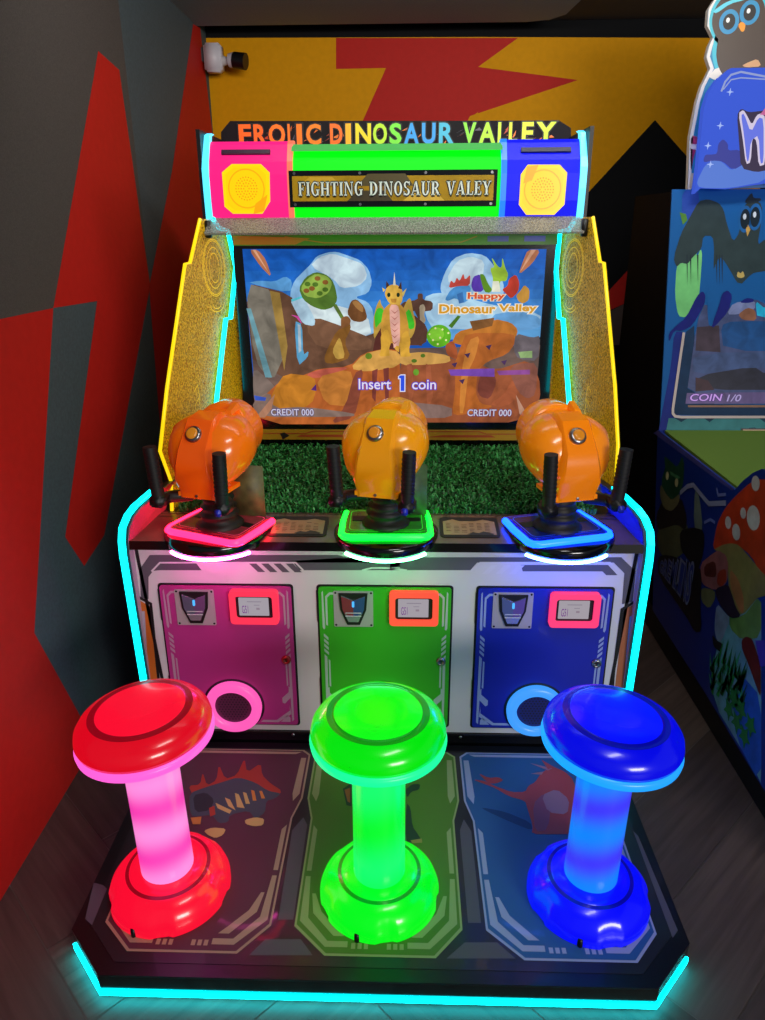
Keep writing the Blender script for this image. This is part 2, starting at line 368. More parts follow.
# ================================================================== FOOT PLATFORM
plat = thing('foot_platform', 'black chamfered foot platform with dinosaur floor panels and cyan light under its edge', 'platform', (0, -.5, 0))
PT = .081
outer = [(-.836, -.831), (-.714, -.96), (.714, -.96), (.836, -.831), (.836, -.035), (-.836, -.035)]
mb = MB(); mb.prism('P', outer, GLOSS, -.053, -.006)
rim = [(x*1.0, y) for x, y in outer]
mb.prism('P', outer, M('#0d0d10', .3, coat=.2), -.006, 0)
mb.build('skirt', plat, bevel=.003)
mb = MB()
inset = lambda P, d: [(x*(1-d/.83), -.48+(y+.48)*(1-d/.46)) for x, y in P]
mb.prism('P', inset(outer, .035), M('#1d1c20', .35, coat=.3), .0002, .0012)
GREYP = M('#54505a', .55, coat=.08, spec=.35)
for P in ([(-0.2547,-0.4064),(-0.238,-0.4385),(-0.2338,-0.7869),(-0.2756,-0.7879),(-0.2832,-0.4623)], [(0.2652,-0.4032),(0.2854,-0.4531),(0.2844,-0.7842),(0.2488,-0.7851),(0.2495,-0.4495)],
          [(-0.3009,-0.8484),(-0.205,-0.846),(-0.1675,-0.8925),(-0.3351,-0.8967)], [(0.2355,-0.8446),(0.322,-0.8424),(0.3645,-0.8883),(0.184,-0.8928)],
          [(0.7976,-0.4396),(0.8076,-0.4604),(0.8167,-0.7941),(0.7951,-0.8179),(0.7952,-0.7549)], [(-0.8357,-0.678),(-0.8049,-0.6855),(-0.7882,-0.6988),(-0.7845,-0.8177),(-0.812,-0.7986)]):
    mb.poly('P', P, GREYP, .0016)
def art_panel(P, base, edge, dec):
    mb.poly('P', P, edge, .0018)
    cx = sum(p[0] for p in P)/len(P); cy = sum(p[1] for p in P)/len(P)
    mb.poly('P', [(cx+(x-cx)*.975, cy+(y-cy)*.985) for x, y in P], base, .0022)
    for D in dec: mb.poly('P', D, edge, .0026)
mir = lambda P, c: [(2*c-x, y) for x, y in P]
PR = [(-0.2674,-0.1061),(-0.2692,-0.3039),(-0.2939,-0.3913),(-0.2936,-0.8053),(-0.3684,-0.8898),(-0.6606,-0.8942),(-0.7522,-0.809)]
xc = -.522
PR = [(-.268, -.1), (-.268, -.32), (-.29, -.41), (-.292, -.807), (-.368, -.893), (-.661, -.893), (-.752, -.807), (-.754, -.41), (-.776, -.32), (-.776, -.1), (-.75, -.076), (-.294, -.076)]
def shiftp(P, d): return [(x+d, y) for x, y in P]
def decor(c, w_=.205):
    out = []
    for s in (-1, 1):
        X = lambda q: c+s*q
        out += [[(X(w_+.018), -.12), (X(w_+.036), -.12), (X(w_+.036), -.3), (X(w_+.018), -.335), (X(w_+.012), -.3)],
                [(X(w_), -.46), (X(w_+.014), -.44), (X(w_+.014), -.62), (X(w_), -.62)],
                [(X(w_), -.64), (X(w_+.014), -.64), (X(w_+.012), -.79), (X(.14), -.868), (X(.08), -.868), (X(.08), -.85), (X(.135), -.85), (X(w_-.01), -.78)],
                [(X(w_-.022), -.70), (X(w_-.012), -.70), (X(w_-.022), -.765), (X(.12), -.835), (X(.09), -.835), (X(.11), -.815), (X(w_-.045), -.76)]]
        for k in range(3): out.append([(X(.025+k*.017), -.855), (X(.036+k*.017), -.855), (X(.036+k*.017), -.872), (X(.025+k*.017), -.872)])
    out.append([(c-.22, -.088), (c+.22, -.088), (c+.2, -.1), (c-.2, -.1)])
    return out
art_panel(PR, M('#5a3040', .55, coat=.08, spec=.35), M('#a98c78', .55, coat=.08, spec=.35), decor(xc))
art_panel(shiftp(PR, .524), M('#4f7a2a', .55, coat=.08, spec=.35), M('#8fa268', .55, coat=.08, spec=.35), decor(.002))
art_panel(shiftp(PR, 1.048), M('#2a5a92', .55, coat=.08, spec=.35), M('#98a0c4', .55, coat=.08, spec=.35), decor(.526))
# the printed dinosaurs
def spots(cols, lst, off=.003):
    for k, P in lst: mb.poly('P', soft(P, 1), cols[k], off); off += .00012
C_ = {'b': M('#454a58', .55, coat=.08, spec=.35), 'r': M('#a83a2c', .55, coat=.08, spec=.35), 'o': M('#c8823c', .55, coat=.08, spec=.35), 't': M('#c9a468', .55, coat=.08, spec=.35), 'd': M('#2c2c36', .55, coat=.08, spec=.35)}
spots(C_, [
 ('r', [(-0.6675,-0.272),(-0.628,-0.2658),(-0.6372,-0.2012),(-0.6044,-0.2705),(-0.5774,-0.2433),(-0.5894,-0.1608),(-0.5486,-0.2373),(-0.512,-0.2147),(-0.5038,-0.1243),(-0.4802,-0.203),(-0.44,-0.1516),(-0.4251,-0.2127),(-0.3876,-0.2548),(-0.341,-0.2902),(-0.3616,-0.3213),(-0.4088,-0.3021),(-0.5381,-0.3154),(-0.6402,-0.3178)]),
 ('b', [(-0.6539,-0.3079),(-0.6129,-0.2811),(-0.5599,-0.2536),(-0.5059,-0.2255),(-0.4406,-0.2507),(-0.3887,-0.2914),(-0.3431,-0.3006),(-0.3608,-0.3263),(-0.388,-0.3369),(-0.3821,-0.3905),(-0.4086,-0.4195),(-0.437,-0.3822),(-0.4967,-0.4027),(-0.4929,-0.4354),(-0.5231,-0.4408),(-0.553,-0.4041),(-0.6139,-0.415),(-0.6322,-0.3869)]),
 ('d', [(-0.6402,-0.3178),(-0.6003,-0.3015),(-0.5624,-0.3361),(-0.5648,-0.3852),(-0.6119,-0.396)]),
 ('t', [(-0.5552,-0.3508),(-0.4938,-0.3835),(-0.4977,-0.398),(-0.5422,-0.375)]), ('t', [(-0.53,-0.3253),(-0.5103,-0.3349),(-0.481,-0.3832),(-0.5088,-0.3645)]),
 ('t', [(-0.5002,-0.3043),(-0.4867,-0.3091),(-0.4532,-0.3729),(-0.4792,-0.3687)]), ('t', [(-0.4742,-0.2985),(-0.4615,-0.3034),(-0.4392,-0.353),(-0.4536,-0.3534)]),
 ('o', [(-0.4484,-0.2876),(-0.4364,-0.2925),(-0.4205,-0.3377),(-0.4327,-0.338)]), ('o', [(-0.4195,-0.2921),(-0.4107,-0.2919),(-0.3934,-0.3271),(-0.4057,-0.3274)]),
 ('t', [(-0.5636,-0.4736),(-0.5395,-0.4595),(-0.4936,-0.4629),(-0.4978,-0.4899),(-0.5184,-0.5036),(-0.5454,-0.491)]), ('t', [(-0.4426,-0.4249),(-0.41,-0.412),(-0.3792,-0.4187),(-0.3791,-0.4465),(-0.4059,-0.4517),(-0.4354,-0.4433)]),
 ('o', [(-0.6197,-0.4198),(-0.5858,-0.4143),(-0.5809,-0.4468),(-0.6052,-0.4474)]), ('r', [(-0.5707,-0.3757),(-0.5553,-0.3656),(-0.5425,-0.4038),(-0.5578,-0.4136)])])
C_ = {'r': M('#a8444c', .55, coat=.08, spec=.35), 'p': M('#8a4a68', .55, coat=.08, spec=.35), 'g': M('#99708a', .55, coat=.08, spec=.35), 's': M('#1c3f70', .55, coat=.08, spec=.35)}
spots(C_, [
 ('s', [(0.3259,-0.3494),(0.4017,-0.3669),(0.4789,-0.412),(0.4799,-0.4484),(0.4165,-0.4135),(0.3387,-0.3636)]),
 ('r', [(0.3087,-0.217),(0.3562,-0.2266),(0.3799,-0.2472),(0.4347,-0.277),(0.4822,-0.2758),(0.4979,-0.2444),(0.5226,-0.228),(0.5532,-0.1787),(0.5972,-0.1443),(0.6374,-0.1712),(0.6584,-0.2141),(0.6487,-0.327),(0.6101,-0.4586),(0.5456,-0.4602),(0.4744,-0.4619),(0.4836,-0.4257),(0.4779,-0.3506),(0.476,-0.3163),(0.4248,-0.2975),(0.3824,-0.2575),(0.344,-0.2375)]),
 ('r', [(0.3304,-0.1839),(0.3653,-0.2103),(0.3996,-0.2041),(0.4164,-0.2198),(0.3885,-0.2364),(0.3625,-0.237)]),
 ('p', [(0.4988,-0.3306),(0.5432,-0.2795),(0.5686,-0.2991),(0.5285,-0.4427),(0.486,-0.4527)]), ('g', [(0.5342,-0.2899),(0.5908,-0.2578),(0.6243,-0.3078),(0.6032,-0.3763),(0.5418,-0.3683)]),
 ('g', [(0.5196,-0.1292),(0.5951,-0.1556),(0.5779,-0.1671)]), ('g', [(0.5146,-0.1851),(0.5617,-0.173),(0.5514,-0.1897)]), ('r', [(0.5648,-0.1109),(0.6037,-0.1498),(0.5789,-0.1615)])])
C_ = {'d': M('#23402f', .55, coat=.08, spec=.35), 'o': M('#8a5a30', .55, coat=.08, spec=.35), 't': M('#8f8a4a', .55, coat=.08, spec=.35)}
spots(C_, [('d', [(-0.1363,-0.2741),(-0.1085,-0.2448),(-0.101,-0.3556),(-0.1185,-0.3507)]), ('o', [(-0.1302,-0.2796),(-0.1118,-0.2678),(-0.1068,-0.3397),(-0.1158,-0.3345)]),
 ('d', [(0.0764,-0.2747),(0.1006,-0.2456),(0.1289,-0.245),(0.1228,-0.2736),(0.0963,-0.2821),(0.0827,-0.3134)]), ('d', [(0.0803,-0.3352),(0.0934,-0.3563),(0.0989,-0.4383),(0.1192,-0.4769),(0.1276,-0.5006),(0.0983,-0.506),(0.0763,-0.4971)]), ('t', [(0.0925,-0.4967),(0.1279,-0.4882),(0.129,-0.5053),(0.0982,-0.5088)])])
mb.build('deck_board', plat)
mb = MB()
edge = [(-.836, -.05), (-.836, -.831), (-.714, -.96), (.714, -.96), (.836, -.831), (.836, -.05)]
L_ = [Vector((x, y, 0)) for x, y in edge]
def strip(path, w_, h_, z, mat, mb):      # outward lit strip along a floor path
    n = len(path); out = []
    for i in range(n):
        a = path[max(i-1, 0)]; c = path[min(i+1, n-1)]
        d1 = (path[i]-a).normalized() if i else (c-path[i]).normalized(); d2 = (c-path[i]).normalized() if i < n-1 else d1
        t = (d1+d2).normalized(); nn = Vector((t.y, -t.x, 0)); k = 1/max(.4, nn.dot(Vector((d1.y, -d1.x, 0))))
        if nn.dot(path[i]-Vector((0, -.45, 0))) < 0: nn = -nn
        p0 = path[i]-nn*.004; p1 = path[i]+nn*w_*k
        out.append([p0+Vector((0, 0, z)), p1+Vector((0, 0, z)), p1+Vector((0, 0, z+h_)), p0+Vector((0, 0, z+h_))])
    mb.loft(out, mat, smooth=False)
strip(L_[1:5], .004, .018, .012, M('#101818', .3, emit='#00f2ff', es=11), mb); lab(mb.build('light_strip', plat), 'cyan light strip'); mb = MB()
for x, y in ((-.7, -.15), (.7, -.15), (-.65, -.8), (.65, -.8)):
    mb = MB(); mb.lathe([(.001, 0), (.03, 0), (.03, .03), (.001, .03)], RUBBER, Matrix.Translation((x, y, 0)), 16); mb.build('rubber_foot', plat)

# ================================================================== STOOLS
def stool(x, lean, pal, label):
    y0 = -.69; t = thing('glowing_stool', label, 'stool', (x, y0, PT+.0042), 'glowing stools on the platform')
    O = Matrix.Translation((x, y0, PT+.0042))
    A = O @ Matrix.Rotation(lean*.36, 4, 'Y'); A2 = A @ Matrix.Translation((0, 0, .53)) @ Matrix.Rotation(lean*.7, 4, 'Y') @ Matrix.Translation((0, 0, -.522))
    mb = MB()
    def lobes(a, r, z):
        if r < .145: return 1
        k = ((a/(2*PI)*5+.12) % 1); e = max(0, min(1, (abs(k-.5)-.38)/.025))
        return 1-.035*e*min(1, (r-.145)/.012)
    prof = [(.001, .088), (.07, .09), (.1, .089), (.108, .085), (.112, .084), (.118, .083), (.135, .076), (.15, .062), (.163, .045), (.17, .024), (.17, 0), (.001, 0)]
    mb.lathe(prof[:4], pal['base'], O, 72); mb.lathe(prof[3:6], pal['groove'], O, 72); mb.lathe(prof[5:], pal['base'], O, 90, rad=lobes)
    mb.build('base', t, autosm=40)
    mb = MB(); mb.lathe([(.073, .085), (.072, .3), (.072, .522)], pal['column'], A, 40); mb.build('column', t)
    mb = MB(); mb.lathe([(.06, .517), (.17, .517), (.178, .522), (.18, .534), (.178, .543), (.165, .545)], pal['ring'], A2, 64); mb.build('light_ring', t)
    mb = MB(); mb.lathe([(.165, .544), (.174, .546), (.177, .558), (.173, .577), (.161, .594), (.142, .606), (.134, .609)], pal['side'], A2, 64)
    mb.lathe([(.134, .609), (.128, .6095), (.119, .6095), (.115, .611)], pal['groove'], A2, 64)
    mb.lathe([(.115, .611), (.09, .614), (.05, .615), (.0005, .615)], pal['top'], A2, 64); mb.build('seat', t)
    mb = MB(); T = O @ Matrix.Translation((-.055, -.158, .012)); mb.lathe([(.0005, .014), (.007, .013), (.008, -.002), (.008, -.012)], DARKMETAL, T, 12); mb.build('bolt', t)
    return t
def pal(base, top, side, groove, ring, base_e, col):  # side and groove emit darker colours: shading painted into the glow
    k = dict(rough=.22, coat=.35)
    return dict(top=M(base, emit=top, es=1, **k), side=M(base, emit=side, es=1, **k), groove=M(base, emit=groove, es=.8, **k), ring=M('#303030', .3, emit=ring, es=1.15),
                base=M(base, emit=base_e, es=1, **k), column=col)
stool(-.602, -.055, pal('#5a0610', '#fa0c30', '#d8041c', '#8e0216', '#ff5cd0', '#f80a30', swirl('pink_tube', '#a04070', '#f23cb4', '#ff8ede', 2.2)),
      'glowing red mushroom shaped stool with pink lit column, leftmost on the platform')
stool(.002, 0, pal('#044a08', '#00fa10', '#00e408', '#009a06', '#00ff96', '#00f81c', swirl('green_tube', '#107030', '#00f828', '#14fa6e', 1.3)),
      'glowing green mushroom shaped stool with green lit column, in the middle of the platform')
stool(.595, .055, pal('#060a58', '#0008ff', '#0002e0', '#0000a0', '#0a9cff', '#0406fa', swirl('blue_tube', '#202a80', '#3c34f6', '#0884ff', 2.0)),
      'glowing blue mushroom shaped stool with blue lit column, rightmost on the platform')

# ================================================================== SHOOTING GAME CABINET
cab = thing('arcade_cabinet', 'three player shooting game cabinet with pink, green and blue lit header and big screen', 'arcade machine', (0, .55, 0))
mb = MB()
mb.box((0, .62, .46), (1.70, 1.2, .80), BLACK); mb.box((0, .56, .045), (1.66, 1.1, .09), BLACK)
mb.box((0, 1.06, 1.5), (1.36, .5, 1.3), BLACK)
mb.box((0, .62, .9), (1.66, 1.0, .03), BLACK)
mb.build('body', cab)
# ---- side panels with cyan strips; the upper cheeks toe in towards the screen
front = [(.874, -.012, .09), (.876, -.034, .3), (.874, -.066, .86), (.871, -.068, .911), (.865, -.062, .955), (.85, -.042, .99), (.836, -.01, 1.008), (.812, .045, 1.025), (.785, .1, 1.044)]
for sx in (-1, 1):
    mb = MB(); F_ = [Vector((sx*x, y+.004, z-.003)) for x, y, z in front]; n = len(F_)
    inn = [q-Vector((sx*.026, 0, 0)) for q in F_]
    bo = [Vector((sx*.874, 1.2, .03)), Vector((sx*.876, 1.2, .3)), Vector((sx*.874, 1.2, .86)), Vector((sx*.871, 1.2, .911)), Vector((sx*.83, .5, .955)), Vector((sx*.78, .5, .99)), Vector((sx*.70, .5, 1.008)), Vector((sx*.69, .5, 1.025)), Vector((sx*.685, .5, 1.044))]
    bi = [q-Vector((sx*.026, 0, 0)) for q in bo]
    mb.add(inn+bi, [(k, k+1, n+k+1, n+k) for k in range(n-1)], M('#a8a0ae', .4))
    mb.add(F_+inn+bo+bi, [(k, k+1, 2*n+k+1, 2*n+k) for k in range(n-1)]+[(k, k+1, n+k+1, n+k) for k in range(n-1)]+[(n-1, 2*n-1, 4*n-1, 3*n-1)], BLACK)
    sp = mb.build('side_panel', cab)
    mb = MB(); rings = []
    for k, q in enumerate(F_):
        a = F_[max(k-1, 0)]; c = F_[min(k+1, n-1)]; d = (c-a).normalized(); nn = Vector((0, -d.z, d.y)).normalized()
        x0 = Vector((sx*.005, 0, 0)); x1 = Vector((-sx*.017, 0, 0))
        rings.append([q+x0, q+x1, q+x1+nn*.009, q+x0+nn*.009])
    mb.loft(rings, CYAN, smooth=False); lab(mb.build('light_strip', sp), 'cyan light strip')
    mb = MB(); I_ = [q-Vector((sx*.0275, -.004, .004)) for q in F_[3:]]; lo = [Vector((sx*.838, -.05, .9)), Vector((sx*.79, .16, .92))]
    bk = I_[-1]+Vector((-sx*.012, .06, 0))
    P = I_+[bk, lo[1], lo[0]]
    mb.add(P, [tuple(range(len(P)))], M('#d0406a' if sx < 0 else '#2a3ae0', .3, coat=.4)); mb.build('cheek_board', sp)
# ---- white front panel with its printed frame
mb = MB(); WP = M('#d2ced2', .4); DG = M('#56545e', .45); LN = M('#d6d2d8', .4); ORG = M('#c0661e', .45)
fp = [(-.858, .872), (.858, .872), (.845, .128), (-.845, .128)]
mb.prism('D', fp, WP, -.02, .0, BLACK)
mb.line('D', [(-.84, .868), (-.794, .13)], .012, BLACK, .0012); mb.line('D', [(.84, .868), (.794, .13)], .012, BLACK, .0012)
def fdec(P): mb.poly('D', P, DG, .0008); return P
def onD(Pl, mat, off=.0012):
    mb.poly('D', Pl, mat, off)
onD([(-0.7953,0.837),(-0.6138,0.8386),(-0.1571,0.8425),(-0.1126,0.8317),(0.0534,0.8332),(0.0534,0.8163),(-0.4414,0.8119),(-0.7661,0.809),(-0.809,0.7542),(-0.819,0.6694),(-0.8451,0.6736),(-0.8371,0.7827)], DG)
onD([(-0.1574,0.8313),(0.0534,0.8332),(0.0536,0.7881),(-0.1586,0.7861),(-0.2878,0.7849),(-0.306,0.8103),(-0.4416,0.8091)], DG)
onD([(-0.7932,0.7774),(-0.7638,0.8062),(-0.6387,0.8073),(-0.6229,0.7818),(-0.7667,0.7805)], DG, .0016)
for k in range(4): onD([(-.46+k*.042, .81), (-.435+k*.042, .81), (-.405+k*.042, .777), (-.43+k*.042, .777)], DG, .0016)
onD([(0.02,0.8357),(0.4637,0.8395),(0.6147,0.8408),(0.7901,0.8424),(0.8436,0.7913),(0.8466,0.6771),(0.8119,0.6666),(0.8066,0.7839),(0.7671,0.8227),(0.4396,0.8198),(0.3129,0.8187),(0.2911,0.7903),(0.0199,0.7878)], DG)
onD([(0.4591,0.8116),(0.7492,0.8142),(0.7847,0.7766),(0.7468,0.7763),(0.7327,0.7902),(0.4669,0.7877)], DG, .0016)
for k in range(3): onD([(.33+k*.045, .777), (.352+k*.045, .777), (.382+k*.045, .81), (.36+k*.045, .81)], LN, .0017)
mb.line('D', [(-0.796,0.7759),(-0.7634,0.809),(-0.4479,0.8118),(-0.2994,0.8132),(-0.2748,0.7851)], .006, LN, .002)
mb.line('D', [(-0.0749,0.7869),(-0.0427,0.7957),(0.0535,0.7966)], .006, LN, .002); mb.line('D', [(0.0199,0.7963),(0.0776,0.7883)], .006, LN, .002)
mb.line('D', [(0.2913,0.7847),(0.3231,0.8187),(0.7546,0.8226),(0.7894,0.7908)], .006, LN, .002)
onD([(-0.849,0.6632),(-0.8185,0.6398),(-0.8169,0.3583),(-0.8644,0.0391),(-0.9035,0.0384),(-0.8584,0.5305)], ORG)
onD([(-0.8487,0.6215),(-0.838,0.6217),(-0.8789,0.0389),(-0.8963,0.0386)], M('#a9a4b4', .45), .0016)
mb.line('D', [(-0.8527,0.6765),(-0.8131,0.6517),(-0.8205,0.3502),(-0.8306,0.109)], .01, BLACK, .0022)
onD([(0.8542,0.667),(0.8217,0.6477),(0.8228,0.3979),(0.8259,0.1383),(0.8672,0.139),(0.8545,0.5517)], M('#a8643e', .45))
onD([(0.8525,0.6261),(0.843,0.6186),(0.8524,0.3351),(0.8617,0.1389),(0.8837,0.1393)], M('#5fa0d8', .45), .0016)
mb.line('D', [(0.853,0.6772),(0.814,0.6476),(0.8122,0.3977),(0.8232,0.1382)], .01, BLACK, .0022)
mb.build('front_panel', cab)
mb = MB(); mb.box((0, -.012, .098), (1.6, .03, .056), GLOSS)
for x in (-.34, .28): mb.lathe([(.0005, .003), (.005, .003), (.006, 0)], STEEL, Matrix.Translation((x, -.027, .112)) @ Matrix.Rotation(PI/2, 4, 'X'), 12)
mb.build('kick_plate', cab)

# ---- three doors
SERIF = {}
def door(c, col, edge, ringcol, mesh, frame_col, label, lockmat):
    X = lambda q: c+q
    d = MB(); w_ = .2275; z0, z1 = .158, .725
    d.prism('D', rrect(c, (z0+z1)/2, 2*w_+.014, z1-z0+.014, .012), BLACK, .0002, .0016)
    d.prism('D', rrect(c, (z0+z1)/2, 2*w_, z1-z0, .01), M(col, .4, coat=.15), .0016, .008)
    E = lambda P: d.poly('D', [(X(a), b) for a, b in P], edge, .0086)
    for s in (-1, 1):
        S_ = lambda P: E([(s*a, b) for a, b in P])
        S_([(.19, .706), (.205, .69), (.205, .58), (.198, .575), (.198, .685), (.187, .697), (.06, .697), (.06, .706)])
        S_([(.212, .712), (.217, .705), (.217, .57), (.213, .56), (.208, .565)])
        for k in range(4): S_([(.214, .545-k*.02), (.214, .533-k*.02), (.198, .517-k*.02), (.198, .529-k*.02)])
        S_([(.214, .462), (.214, .18), (.206, .172), (.204, .45)]); S_([(.2, .44), (.2, .33), (.194, .325), (.194, .435)])
        S_([(.2, .325), (.2, .3), (.175, .275), (.175, .255), (.183, .25), (.205, .275), (.205, .32)])
        S_([(.2, .245), (.2, .22), (.15, .178), (.1, .178), (.09, .168), (.155, .168), (.205, .205)])
        S_([(.19, .2), (.2, .19), (.2, .17), (.165, .17)])
    for k in range(5): E([(-.15+k*.012, .712), (-.142+k*.012, .712), (-.146+k*.012, .703), (-.154+k*.012, .703)]); E([(.05+k*.014, .712), (.06+k*.014, .712), (.054+k*.014, .703), (.044+k*.014, .703)])
    for z in (.65, .3): d.tube([(X(-w_-.004), -.024, z-.06), (X(-w_-.004), -.024, z+.06)], .004, DARKMETAL, 8)
    do = lab(d.build('access_door', cab), label)
    # coin slot plate
    q = MB(); cx, cz = X(-.108), .643; K = 1.24
    q.prism('D', rrect(cx, cz, .136, .138, .004), M('#bdb6bb', .35, .35), .008, .011)
    q.prism('D', [(cx-.0496, cz+.0620), (cx+.0496, cz+.0620), (cx+.0446, cz), (cx+.0218, cz-.0583), (cx-.0218, cz-.0583), (cx-.0446, cz)], BLACK, .011, .017)
    q.prism('D', [(cx-.0406, cz+.0546), (cx, cz+.0372), (cx+.0406, cz+.0546), (cx+.0367, cz+.0037), (cx+.0169, cz-.0446), (cx-.0169, cz-.0446), (cx-.0367, cz+.0037)], M('#b4b8c4', .25, .7), .017, .022)
    q.poly('D', [(cx-.0406, cz+.0546), (cx, cz+.0372), (cx, cz-.0248), (cx-.0298, cz-.0124), (cx-.0367, cz+.0037)], M('#b04a58' if c > -.3 and c < .3 else '#74809a', .3, .6), .0226)
    q.poly('D', [(cx+.0406, cz+.0546), (cx, cz+.0372), (cx, cz-.0248), (cx+.0298, cz-.0124), (cx+.0367, cz+.0037)], M('#4a62b0' if c < .3 and c > -.3 else '#8a6aa0', .3, .6), .0226)
    q.prism('D', rrect(cx, cz+.0248, .008, .022, .003), G('#50b4ff', 1.2), .0226, .0245)
    for k in (0, 1): q.poly('D', [(cx-.0273, cz-.0074-k*.012), (cx+.0273, cz-.0074-k*.012), (cx+.0273, cz-.0105-k*.012), (cx-.0273, cz-.0105-k*.012)], M('#c9c9d0', .4), .0228)
    for a in (-.061, .061):
        for b in (-.062, .062): q.disc('D', (cx+a, cz+b), .004, .004, DARKMETAL, .0114, 10)
    q.build('coin_slot', do)
    # glowing card reader
    q = MB(); cx, cz = X(.1), .653
    fo_ = rrect(cx, cz, .168, .128, .014); fi = [(cx+(a-cx)*.76, cz+(b-cz)*.68) for a, b in fo_]; n = len(fo_)
    fmat = M('#602020', .35, emit=frame_col, es=1.0)
    A = [pt('D', a, b, .03) for a, b in fo_]; B_ = [pt('D', a, b, .03) for a, b in fi]; Z = [pt('D', a, b, .008) for a, b in fo_]; Y = [pt('D', a, b, .018) for a, b in fi]
    for U, V in ((A, B_), (A, Z), (B_, Y)): q.add(U+V, [(i, (i+1) % n, n+(i+1) % n, n+i) for i in range(n)], fmat)
    q.poly('D', fi, BLACK, .018)
    q.poly('D', rrect(cx-.002, cz, .104, .07, .003), G('#b8b0ba', .75), .0188)
    q.text('D', 'G51', (cx-.044, cz-.026, cx-.022, cz+.004), G('#7a2090', .8), .0193); q.poly('D', rrect(cx+.008, cz+.006, .02, .002, .0005), G('#8a8090', .8), .0193); q.poly('D', rrect(cx+.012, cz-.008, .012, .008, .001), G('#9a8a98', .8), .0193)
    q.poly('D', rrect(cx, cz+.019, .05, .0025, .0005), G('#8a8090', .8), .0193)
    q.build('card_reader', do)
    # lock
    q = MB(); T = Matrix.Translation((X(.198), -.028, .437)) @ Matrix.Rotation(PI/2, 4, 'X')
    q.lathe([(.017, 0), (.017, .005), (.013, .009), (.009, .009), (.0085, .007), (.0005, .007)], lockmat, T, 20)
    q.add([Vector((X(.198)+a, -.0368, .437+b)) for a, b in ((-.0018, -.006), (.0018, -.006), (.0018, .006), (-.0018, .006))], [(0, 1, 2, 3)], BLACK); q.build('lock', do)
    # lit speaker ring
    q = MB(); cc = (X(-.004), .241)
    q.disc('D', cc, .112, .112, BLACK, .0092, 48)
    n = 48; T = Matrix.Translation((cc[0], -.028, cc[1])) @ Matrix.Rotation(PI/2, 4, 'X')
    q.lathe([(.103, .001), (.104, .02), (.098, .028), (.084, .03), (.07, .026), (.067, .012)], M('#303030', .3, emit=ringcol, es=1.0), T, n)
    q.lathe([(.067, .012), (.04, .012), (.0005, .012)], M(mesh, .5), T, n)
    for i in range(-5, 6):
        for j in range(-5, 6):
            a, b = (i+.5*(j % 2))*.0115, j*.0105
            if a*a+b*b < .0033: q.disc('D', (cc[0]+a, cc[1]+b), .0032, .0032, M('#151018', .6), .0208, 6)
    q.build('speaker', do)
door(-.547, '#b03284', M('#b58ca8', .4), '#ff5ab8', '#5a2048', '#ff3050', 'magenta door', M('#c04040', .3, .8))
door(.002, '#34ae1e', M('#a9c8b4', .4), '#20ff70', '#1d5a20', '#ff5038', 'green door', STEEL)
door(.548, '#1024a8', M('#8fa2d8', .4), '#3a9cff', '#10206a', '#ff3a78', 'blue door', STEEL)

# ---- control deck
deck = MB(); DK = M('#6e5648', .25, .25, coat=.5, noise=.25, nscale=9)
deck.add([(-.848, -.06, .905), (.848, -.06, .905), (.805, .13, .934), (-.805, .13, .934), (-.848, -.06, .873), (.848, -.06, .873), (.805, .13, .873), (-.805, .13, .873)],
         [(0, 1, 2, 3)], DK)
deck.add([(-.848, -.06, .905), (.848, -.06, .905), (.805, .13, .934), (-.805, .13, .934), (-.848, -.06, .873), (.848, -.06, .873), (.805, .13, .873), (-.805, .13, .873)],
         [(0, 1, 5, 4), (4, 5, 6, 7), (3, 2, 6, 7), (0, 3, 7, 4), (1, 2, 6, 5)], GLOSS)
for sx in (-1, 1):
    deck.add([(sx*.80, .1, .93), (sx*.78, .36, .95), (sx*.74, .36, .95), (sx*.74, .1, .93)], [(0, 1, 2, 3)], M('#15151a', .3))
deck.line('K', [(-.84, .128), (.84, .128)], .006, M('#b0a090', .3, .8), .0055)
dko = deck.build('control_deck', cab)
FR['k'] = ((0, -.06, .905), (1, 0, 0), tuple(Vector((0, .19, .029)).normalized()))
for c in (-.293, .287):
    q = MB(); q.prism('k', rrect(c, .1, .2, .13, .016), M('#17140f', .35), .0003, .003)
    q.prism('k', [(c-.088, .05), (c+.088, .05), (c+.088, .135), (c+.05, .148), (c+.02, .138), (c-.03, .138), (c-.055, .15), (c-.088, .136)], M('#a88660', .35, coat=.3), .003, .0036)
    for k in range(7):
        for j in range(6):
            if random.random() < .85: q.poly('k', [(c-.078+j*.026, .124-k*.0095), (c-.078+j*.026+.019*random.uniform(.5, 1), .124-k*.0095), (c-.078+j*.026+.018, .121-k*.0095), (c-.078+j*.026, .121-k*.0095)], M('#5a4028', .5), .004)
    q.poly('k', [(c-.01, .052), (c+.01, .064), (c+.03, .06), (c+.045, .07), (c+.08, .056), (c+.075, .045), (c+.01, .045)], M('#3a3834', .5), .0042)
    q.build('instruction_plate', dko)

